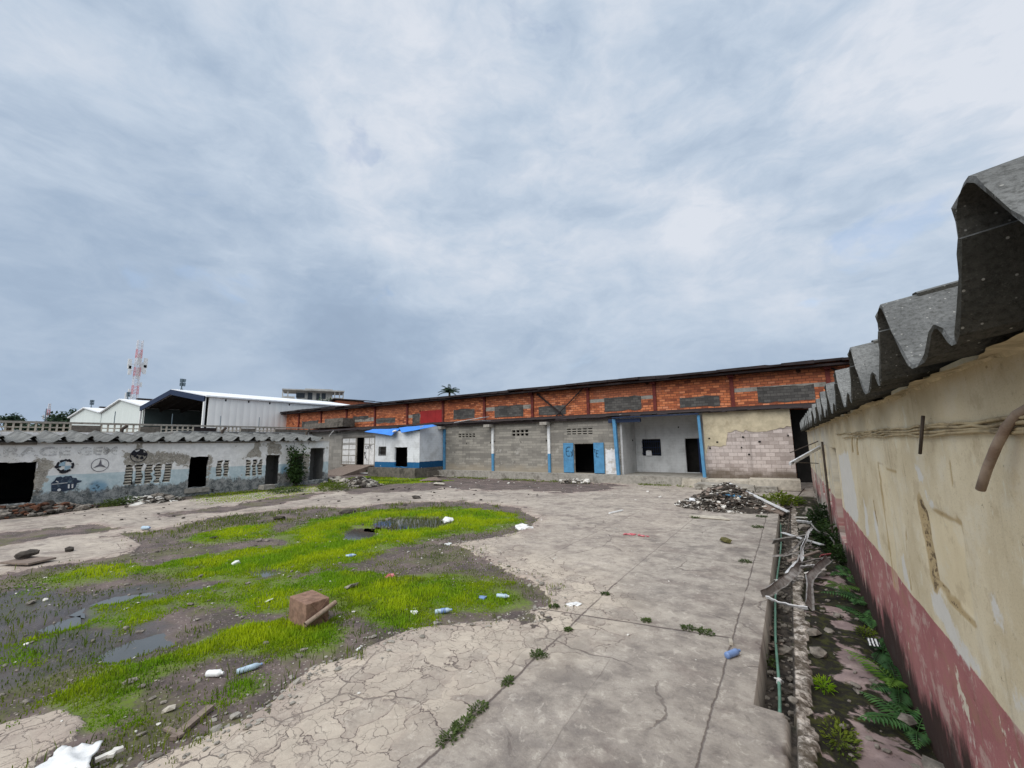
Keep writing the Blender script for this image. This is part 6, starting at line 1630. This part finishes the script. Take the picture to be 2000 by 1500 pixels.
ribbon('metal_strip', [(1602, 1086, .12), (1622, 1083, .12)], .07, 'redcloth', 'short pinkish strip by the ferns', 11, .05)
ribbon('metal_strip', [(1556, 1018, .05), (1586, 1021, .06)], .10, 'sheetlite', 'short white strip on the ledge beyond the tangle', 12, .05)
rg = random.Random(61)
for k, (p0, p1, w_, mat, lab) in enumerate((((1528, 1040, .1), (1606, 1064, .16), .10, 'sheetlite', 'pale plank lying across the metal strips'), ((1540, 1096, .08), (1600, 1076, .2), .08, 'wood', 'grey plank wedged under the metal strips'), ((1552, 1010, .04), (1606, 1012, .06), .12, 'chip_lite', 'white plank on the ledge past the tangle'), ((1536, 1120, -.1), (1566, 1086, .14), .07, 'sheetlite', 'pale splinter standing in the drain by the tangle'), ((1590, 1010, .04), (1622, 1020, .06), .09, 'wood', 'short grey plank by the wall past the tangle'), ((1572, 1120, .06), (1612, 1112, .12), .06, 'chip_lite', 'white splinter beside the broad bent strip'))):
    a, c_ = Vector((*gp(*p0), p0[2])), Vector((*gp(*p1), p1[2])); b = MB(); b.bar(a, c_, w_, .025); tagit(b.build('plank', M[mat], loc=tuple(a)), lab, 'plank')
# black and white striped wrapper on the ledge
def _strip():
    t = T('striped_wrapper'); p = t.obj(); x, y, z = t.sep(p)
    s_ = t.math('SINE', x * 150.0 + t.noise(p, 20.0, 2) * 4.0)
    return t.out(t.mix(t.ss(s_, -.2, .2), lin(40, 40, 40), lin(230, 230, 228)), .5)
x, y = gp(1706, 1252); zl = zat(x, y) + .10
cloth('wrapper', [(x - .07, y - .10, zl), (x + .07, y - .07, zl), (x + .06, y + .10, zl + .04), (x - .08, y + .08, zl + .04)], _strip(), 'black and white striped wrapper on the mossy ledge', 'wrapper', th=.004, wob=.01, n=8)
for (px, py, s_, lab) in ((1508, 1268, .12, 'dead brown leaves gathered in the near drain'), (1500, 1238, .10, 'dead brown leaves farther along the drain'),):
    rg = random.Random(px); x, y = gp(px, py, -.4); b = MB()
    for k in range(16): b.leaf((x + rg.uniform(-.1, .1), y + rg.uniform(-.3, .3), -.42 + rg.uniform(0, .1)), (rg.uniform(-1, 1), rg.uniform(-1, 1), rg.uniform(-.2, .4)), (rg.uniform(-.4, .4), rg.uniform(-.4, .4), 1), rg.uniform(.12, .22), rg.uniform(.07, .12))
    tagit(b.build('dead_leaves', M['wood'], loc=(x, y, -.42)), lab, 'leaves')
b = MB(); rg = random.Random(2); pts = [(*gp(1575, 902 + k * 16, .05), .05) for k in range(0)]
pts = [(-.30, 16.5, -.05), (-.25, 19, -.02), (-.20, 22, .02), (-.1, 24.5, .06), (.2, 27, .1), (.5, 29, .25)]
b.tube(pts, .025, 8); tagit(b.build('loose_cable', M['darkpipe'], loc=pts[0], smooth=True), 'dark cable trailing along the far end of the ledge', 'cable')
for (x, y, s_, lab) in ((.22, 12.9, .20, 'pale rounded stone on the ledge beside the metal tangle'), (.35, 12.2, .14, 'flat stone next to the rounded one on the ledge'), (.12, 4.45, .12, 'loose pale stone on the near mossy ledge'), (.33, 3.95, .10, 'mossy loose stone nearest the camera on the ledge'), (.2, 18.0, .25, 'grey slab lump on the far ledge'), (.5, 22.0, .35, 'broken slab lump at the far end of the ledge')):
    rg = random.Random(int(y * 10)); b = MB(); b.rock((0, 0, 0), s_, rg, .6); o = b.build('stone', M['rubble']); o.location = (x, y, zat(x, y) + s_ * .3); tagit(o, lab, 'stone')

# ---------------------------------------------------------------- plants
def setcol(me, seed, per):
    n = len(me.vertices); g = np.random.default_rng(seed); k = (n + per - 1) // per
    fattr(me, 'tint', np.repeat(g.uniform(0, 1, k), per)[:n]); fattr(me, 'tip', np.zeros(n))
def clump(name, c, rad, hgt, n, ln, mat, lab, cat, seed, group=None, spread=1.0, wd=.5):
    rg = random.Random(seed); b = MB()
    for _ in range(n):
        a = rg.uniform(0, 2 * PI); r = rad * rg.random() ** .6; h = hgt * rg.random() * (1 - .5 * r / rad)
        p = Vector((r * math.cos(a), r * math.sin(a) * spread, h)); d_ = Vector((math.cos(a) * rg.uniform(.3, 1), math.sin(a) * rg.uniform(.3, 1), rg.uniform(-.1, .9)))
        l_ = ln * rg.uniform(.6, 1.3)
        if _ % 7 == 0: b.tube([(0, 0, -.01), p * .6, p], [.004, .003, .002], 3)
        b.leaf(p, d_, (rg.uniform(-.5, .5), rg.uniform(-.5, .5), 1), l_, l_ * wd)
    me = mesh(b.v, b.f); setcol(me, seed, 4)
    o = put(name, me, M[mat], None, c); return tagit(o, lab, cat, group)
def onseam(px, py):
    x, y = gp(px, py); return (x, y, zat(x, y))
for k, (px, py, rad, h, lab) in enumerate(((880, 1440, .14, .05, 'long weed tuft in the nearest stretch of the slab seam'), (905, 1415, .13, .06, 'weed tuft just above the nearest one in the slab seam'), (934, 1386, .11, .08, 'small upright weed midway up the near slab seam'), (992, 1333, .09, .04, 'flat weed in the slab seam below the bushy one'), (1052, 1281, .17, .05, 'bushy star-shaped weed in the slab seam'), (1110, 1231, .08, .04, 'tiny weed in the slab seam near the cross crack'), (1082, 1187, .12, .05, 'weed at the pavement corner by the grass'), (1345, 1228, .14, .04, 'weed in the cross crack before the kerb'), (1378, 1236, .16, .04, 'weed at the kerb end of the cross crack'), (1262, 1213, .10, .03, 'weed halfway along the cross crack'), (1182, 1161, .10, .03, 'weed where the seam forks past the pale stains'), (1455, 1098, .18, .05, 'dry weed at the kerb joint opposite the metal tangle'), (1480, 1030, .25, .08, 'weed in the far kerb joint'), (1488, 1010, .25, .08, 'farthest weed in the kerb joint near the debris heap'), (1358, 1012, .22, .08, 'weed at the left end of the pale panel'))):
    rad *= .72; h *= .8
    clump('weed', onseam(px, py), rad, h, int(60 + rad * 700), .035 + rad * .07, 'weed', lab, 'weed', 100 + k, 'weeds in the pavement seams', 1.6 if px < 1000 else 1.0)
def fern(c, ln, n, seed, mat, lab, up=.8, yaw0=None, arc=2 * PI):
    rg = random.Random(seed); root = thing('fern', lab, 'fern', c, 'ferns on the mossy ledge')
    ln *= 1.2; up *= 1.15
    for k in range(n):
        a = (yaw0 if yaw0 is not None else 0) + arc * (k / n) + rg.uniform(-.3, .3); L = ln * rg.uniform(.75, 1.15); el = up * rg.uniform(.6, 1.2)
        P = []; m_ = 16
        for i in range(m_ + 1):
            s_ = i / m_; r = L * s_ * math.cos(el * (1 - s_ * .7)); z = L * (math.sin(el) * s_ - .55 * s_ * s_)
            P.append(Vector((c[0] + r * math.cos(a), c[1] + r * math.sin(a), c[2] + z)))
        b = MB(); b.tube(P, [.004] * (m_ + 1), 4)
        for i in range(2, m_ + 1):
            t_ = (P[min(i + 1, m_)] - P[i - 1]).normalized(); s_ = t_.cross(Vector((0, 0, 1))).normalized(); up_ = s_.cross(t_)
            w_ = L * .27 * math.sin(PI * (i / m_) ** .75 * .93 + .12)
            for sg in (-1, 1): b.leaf(P[i], s_ * sg + t_ * .45 - up_ * .15, up_, w_ * rg.uniform(.85, 1.1), L * .055, .18)
        me = mesh(b.v, b.f); setcol(me, seed + k, 12); put('frond', me, M[mat], root)
    return root
def onledge(px, py, dz=0.0):
    x, y = gp(px, py, -.05); x = min(x, .88); return (x, y, zat(x, y) + dz)
fern(onledge(1770, 1335), .52, 8, 1, 'fern', 'large pale fern spreading over the near screed patch', .7)
fern(onledge(1805, 1345), .55, 3, 2, 'fern_lime', 'upright lime fern frond against the wall', 1.35)
fern(onledge(1812, 1418), .50, 8, 3, 'fern', 'blue green fern nearest the camera at the wall foot', .75)
fern(onledge(1735, 1262), .55, 9, 4, 'fern', 'dark fern beside the striped wrapper', .7)
fern(onledge(1708, 1205), .48, 7, 5, 'fern', 'small fern at the wall between the striped wrapper and the metal', .6)
fern(onledge(1690, 1172), .50, 7, 6, 'fern', 'fern drooping at the wall foot below the leafy clump', .8)
fern(onledge(1660, 1118), .55, 8, 7, 'fern', 'fern under the leafy clump beside the metal strips', .7)
fern(onledge(1640, 1142), .42, 5, 8, 'fern_lime', 'pale fern reaching over the slab below the metal tangle', .5)
fern(onledge(1765, 1310), .26, 4, 9, 'fern_lime', 'little lime fern behind the large pale fern', .6)
clump('leafy_weed', onledge(1650, 1090), .32, .45, 420, .11, 'leaf', 'dark leafy clump against the wall beside the metal tangle', 'weed', 31, 'weeds along the right wall', 1.6)
clump('leafy_weed', onledge(1632, 1040), .35, .6, 480, .13, 'leaf', 'dark leafy clump at the wall beyond the metal tangle', 'weed', 32, 'weeds along the right wall', 1.8)
clump('leafy_weed', (.78, 19.0, -.1), .4, .8, 520, .16, 'leaf', 'tall dark weeds at the wall past the grey jamb', 'weed', 33, 'weeds along the right wall', 2.5)
clump('leafy_weed', (.75, 15.5, -.1), .38, .7, 520, .14, 'leaf', 'dark weeds below the grey jamb of the right wall', 'weed', 34, 'weeds along the right wall', 2.2)
clump('leafy_weed', (-.55, 24.6, -.1), .9, .55, 620, .17, 'grass_dull', 'green weed bush between the debris heap and the far ledge', 'weed', 35, 'weeds along the right wall', 1.2)
clump('leafy_weed', onledge(1608, 1336), .10, .10, 130, .07, 'grass', 'lime weed tuft beside the crumbling stub wall', 'weed', 36, None, 1.4, .2)
clump('leafy_weed', (*gp(1498, 1295, -.4), -.42), .11, .14, 90, .06, 'weed', 'small green weed down in the near drain', 'weed', 37)
clump('leafy_weed', onledge(1690, 1235), .14, .08, 140, .05, 'grass_dull', 'low weeds among screed patches left of the striped wrapper', 'weed', 38, None, 1.5)
clump('leafy_weed', onledge(1640, 1440), .16, .05, 200, .045, 'grass_dull', 'dry mossy weeds along the stub wall in the bottom right', 'weed', 39, None, 2.2)
clump('leafy_weed', (*gp(160, 990), 0), .01, .01, 1, .01, 'leaf', 'x', 'weed', 40).select_get()
bpy.data.objects.remove([o for o in COL.objects if o.get('label') == 'x'][0])
clump('leafy_weed', (*gp(245, 985), .0), .65, .40, 300, .20, 'weed', 'dull broad-leaved weed at the workshop wall left of the trash pile', 'weed', 41, 'weeds before the workshop', 1.3)
clump('leafy_weed', (*gp(650, 958), .0), .9, .7, 500, .2, 'grass_dull', 'green weeds in front of the stone mound', 'weed', 42, 'weeds before the workshop', 1.0, .25)
clump('leafy_weed', (*gp(560, 962), .0), .8, .35, 380, .16, 'weed', 'grey green creeper on the ground before the workshop', 'weed', 43, 'weeds before the workshop', 1.4)
clump('leafy_weed', (*gp(1040, 923), .6), .3, .7, 160, .16, 'weed', 'weed sprouting on the platform edge left of the blue doors', 'weed', 44)
clump('leafy_weed', (*gp(735, 926), .1), 1.0, .6, 260, .2, 'leaf', 'dark weeds on the bank beside the ramp', 'weed', 45, 'weeds before the workshop', 1.0)
clump('leafy_weed', (*gp(1290, 946), 0), 1.0, .3, 260, .14, 'grass_dull', 'weeds at the foot of the porch platform', 'weed', 46, None, .4)
# climbing shrub on the workshop
vn = thing('climbing_shrub', 'dark leafy climber growing up the workshop wall between doorways', 'plant', (-32.1, 18.6, 0))
rg = random.Random(50); b = MB(); br = MB()
for k in range(26):
    y0 = 18.7 + rg.uniform(-.2, .2); pts = [Vector((-32.15, y0, 0))]; yt = 18.35 + rg.uniform(-.55, .75); zt = rg.uniform(1.0, 3.35)
    for i in range(1, 7): pts.append(Vector((-32.2 + rg.uniform(0, .25), y0 + (yt - y0) * i / 6 + rg.uniform(-.1, .1), zt * i / 6)))
    br.tube(pts, .012, 4)
    for i in range(34):
        f = rg.uniform(.3, 1); q = pts[min(6, int(f * 6))].lerp(pts[min(6, int(f * 6) + 1)], rg.random()) + Vector((rg.uniform(-.05, .35), rg.uniform(-.22, .22), rg.uniform(-.15, .2)))
        b.leaf(q, (rg.uniform(.1, 1), rg.uniform(-1, 1), rg.uniform(-.9, .3)), (1, rg.uniform(-.4, .4), rg.uniform(0, .8)), rg.uniform(.16, .30), rg.uniform(.08, .14))
me = mesh(b.v, b.f); setcol(me, 5, 4); put('foliage', me, M['leaf'], vn); br.build('stem', M['trunk'], vn)
def tree(c, h, rx, rz, n, ln, seed, lab, trunk=.25, name='tree', squash=1.0):
    rg = random.Random(seed); root = thing(name, lab, 'tree', c); b = MB(); br = MB()
    br.tube([Vector(c), Vector(c) + Vector((0, 0, h * .5)), Vector(c) + Vector((rg.uniform(-.3, .3), 0, h * .8))], [trunk, trunk * .7, trunk * .3], 7)
    cl = [(rg.uniform(-1, 1) * rx * .75, rg.uniform(-1, 1) * rx * .75, h - rz + rg.uniform(-.8, .85) * rz, rg.uniform(.3, .55) * rx) for _ in range(22)]
    for (x, y, z, r) in cl:
        br.tube([Vector(c) + Vector((0, 0, h * .45)), Vector(c) + Vector((x * .6, y * .6, z * .85)), Vector(c) + Vector((x, y, z))], [trunk * .35, trunk * .2, trunk * .08], 5)
        for _ in range(n // 22):
            d_ = Vector((rg.gauss(0, 1), rg.gauss(0, 1), rg.gauss(0, .7))).normalized() * r * rg.random() ** .4
            b.leaf(Vector(c) + Vector((x, y, z)) + d_, (rg.uniform(-1, 1), rg.uniform(-1, 1), rg.uniform(-.8, .4)), (rg.uniform(-.6, .6), rg.uniform(-.6, .6), 1), ln * rg.uniform(.7, 1.3), ln * .6)
    me = mesh(b.v, b.f); setcol(me, seed, 4); put('crown', me, M['treefar'], root); br.build('trunk', M['trunk'], root)
tree((-197, 34.2, 0), 14.6, 4.6, 3.2, 1400, 1.2, 1, 'round dark tree left of the smallest hangar gable', .5)
tree((-196.4, 38.0, 0), 15.0, 3.2, 1.9, 900, 1.1, 2, 'smaller tree crown touching the farthest hangar gable', .4)
tree((-198.5, 24.3, 0), 13.2, 3.2, 1.2, 700, 1.0, 3, 'tiny flat-topped tree near the left edge of the view', .4)
tree((-210, 30, 0), 11.5, 4.0, 2.0, 700, 1.1, 5, 'low tree left of the round dark tree', .4)
tree((-93.0, 60.5, 0), 14.4, 1.9, 2.6, 900, .7, 4, 'narrow grey green tree beside the small brick house', .3)
pm = thing('palm_tree', 'palm crown showing above the warehouse roof', 'palm', (-53.0, 60, 0)); rg = random.Random(9)
MB().tube([(-53, 60, 0), (-53.1, 60, 6), (-53.0, 60, 12.7)], [.3, .24, .2], 9).build('trunk', M['trunk'], pm)
for k in range(17):
    a = 2 * PI * k / 17 + rg.uniform(-.2, .2); L = rg.uniform(2.2, 3.0); el = rg.uniform(.15, 1.35); P = []
    for i in range(13):
        s_ = i / 12; P.append(Vector((-53 + L * s_ * math.cos(el * (1 - .3 * s_)) * math.cos(a), 60 + L * s_ * math.cos(el * (1 - .3 * s_)) * math.sin(a), 12.7 + L * (math.sin(el) * s_ - .45 * s_ * s_))))
    b = MB(); b.tube(P, .03, 4)
    for i in range(1, 13):
        t_ = (P[i] - P[i - 1]).normalized(); s_ = t_.cross(Vector((0, 0, 1))).normalized()
        for sg in (-1, 1):
            for q in (0, .5): b.leaf(P[i - 1].lerp(P[i], q), s_ * sg + t_ * .6 - Vector((0, 0, .35)), (0, 0, 1), .62 * (1 - .5 * i / 12), .07, .2)
    me = mesh(b.v, b.f); setcol(me, k, 4); put('frond', me, M['treefar'], pm)
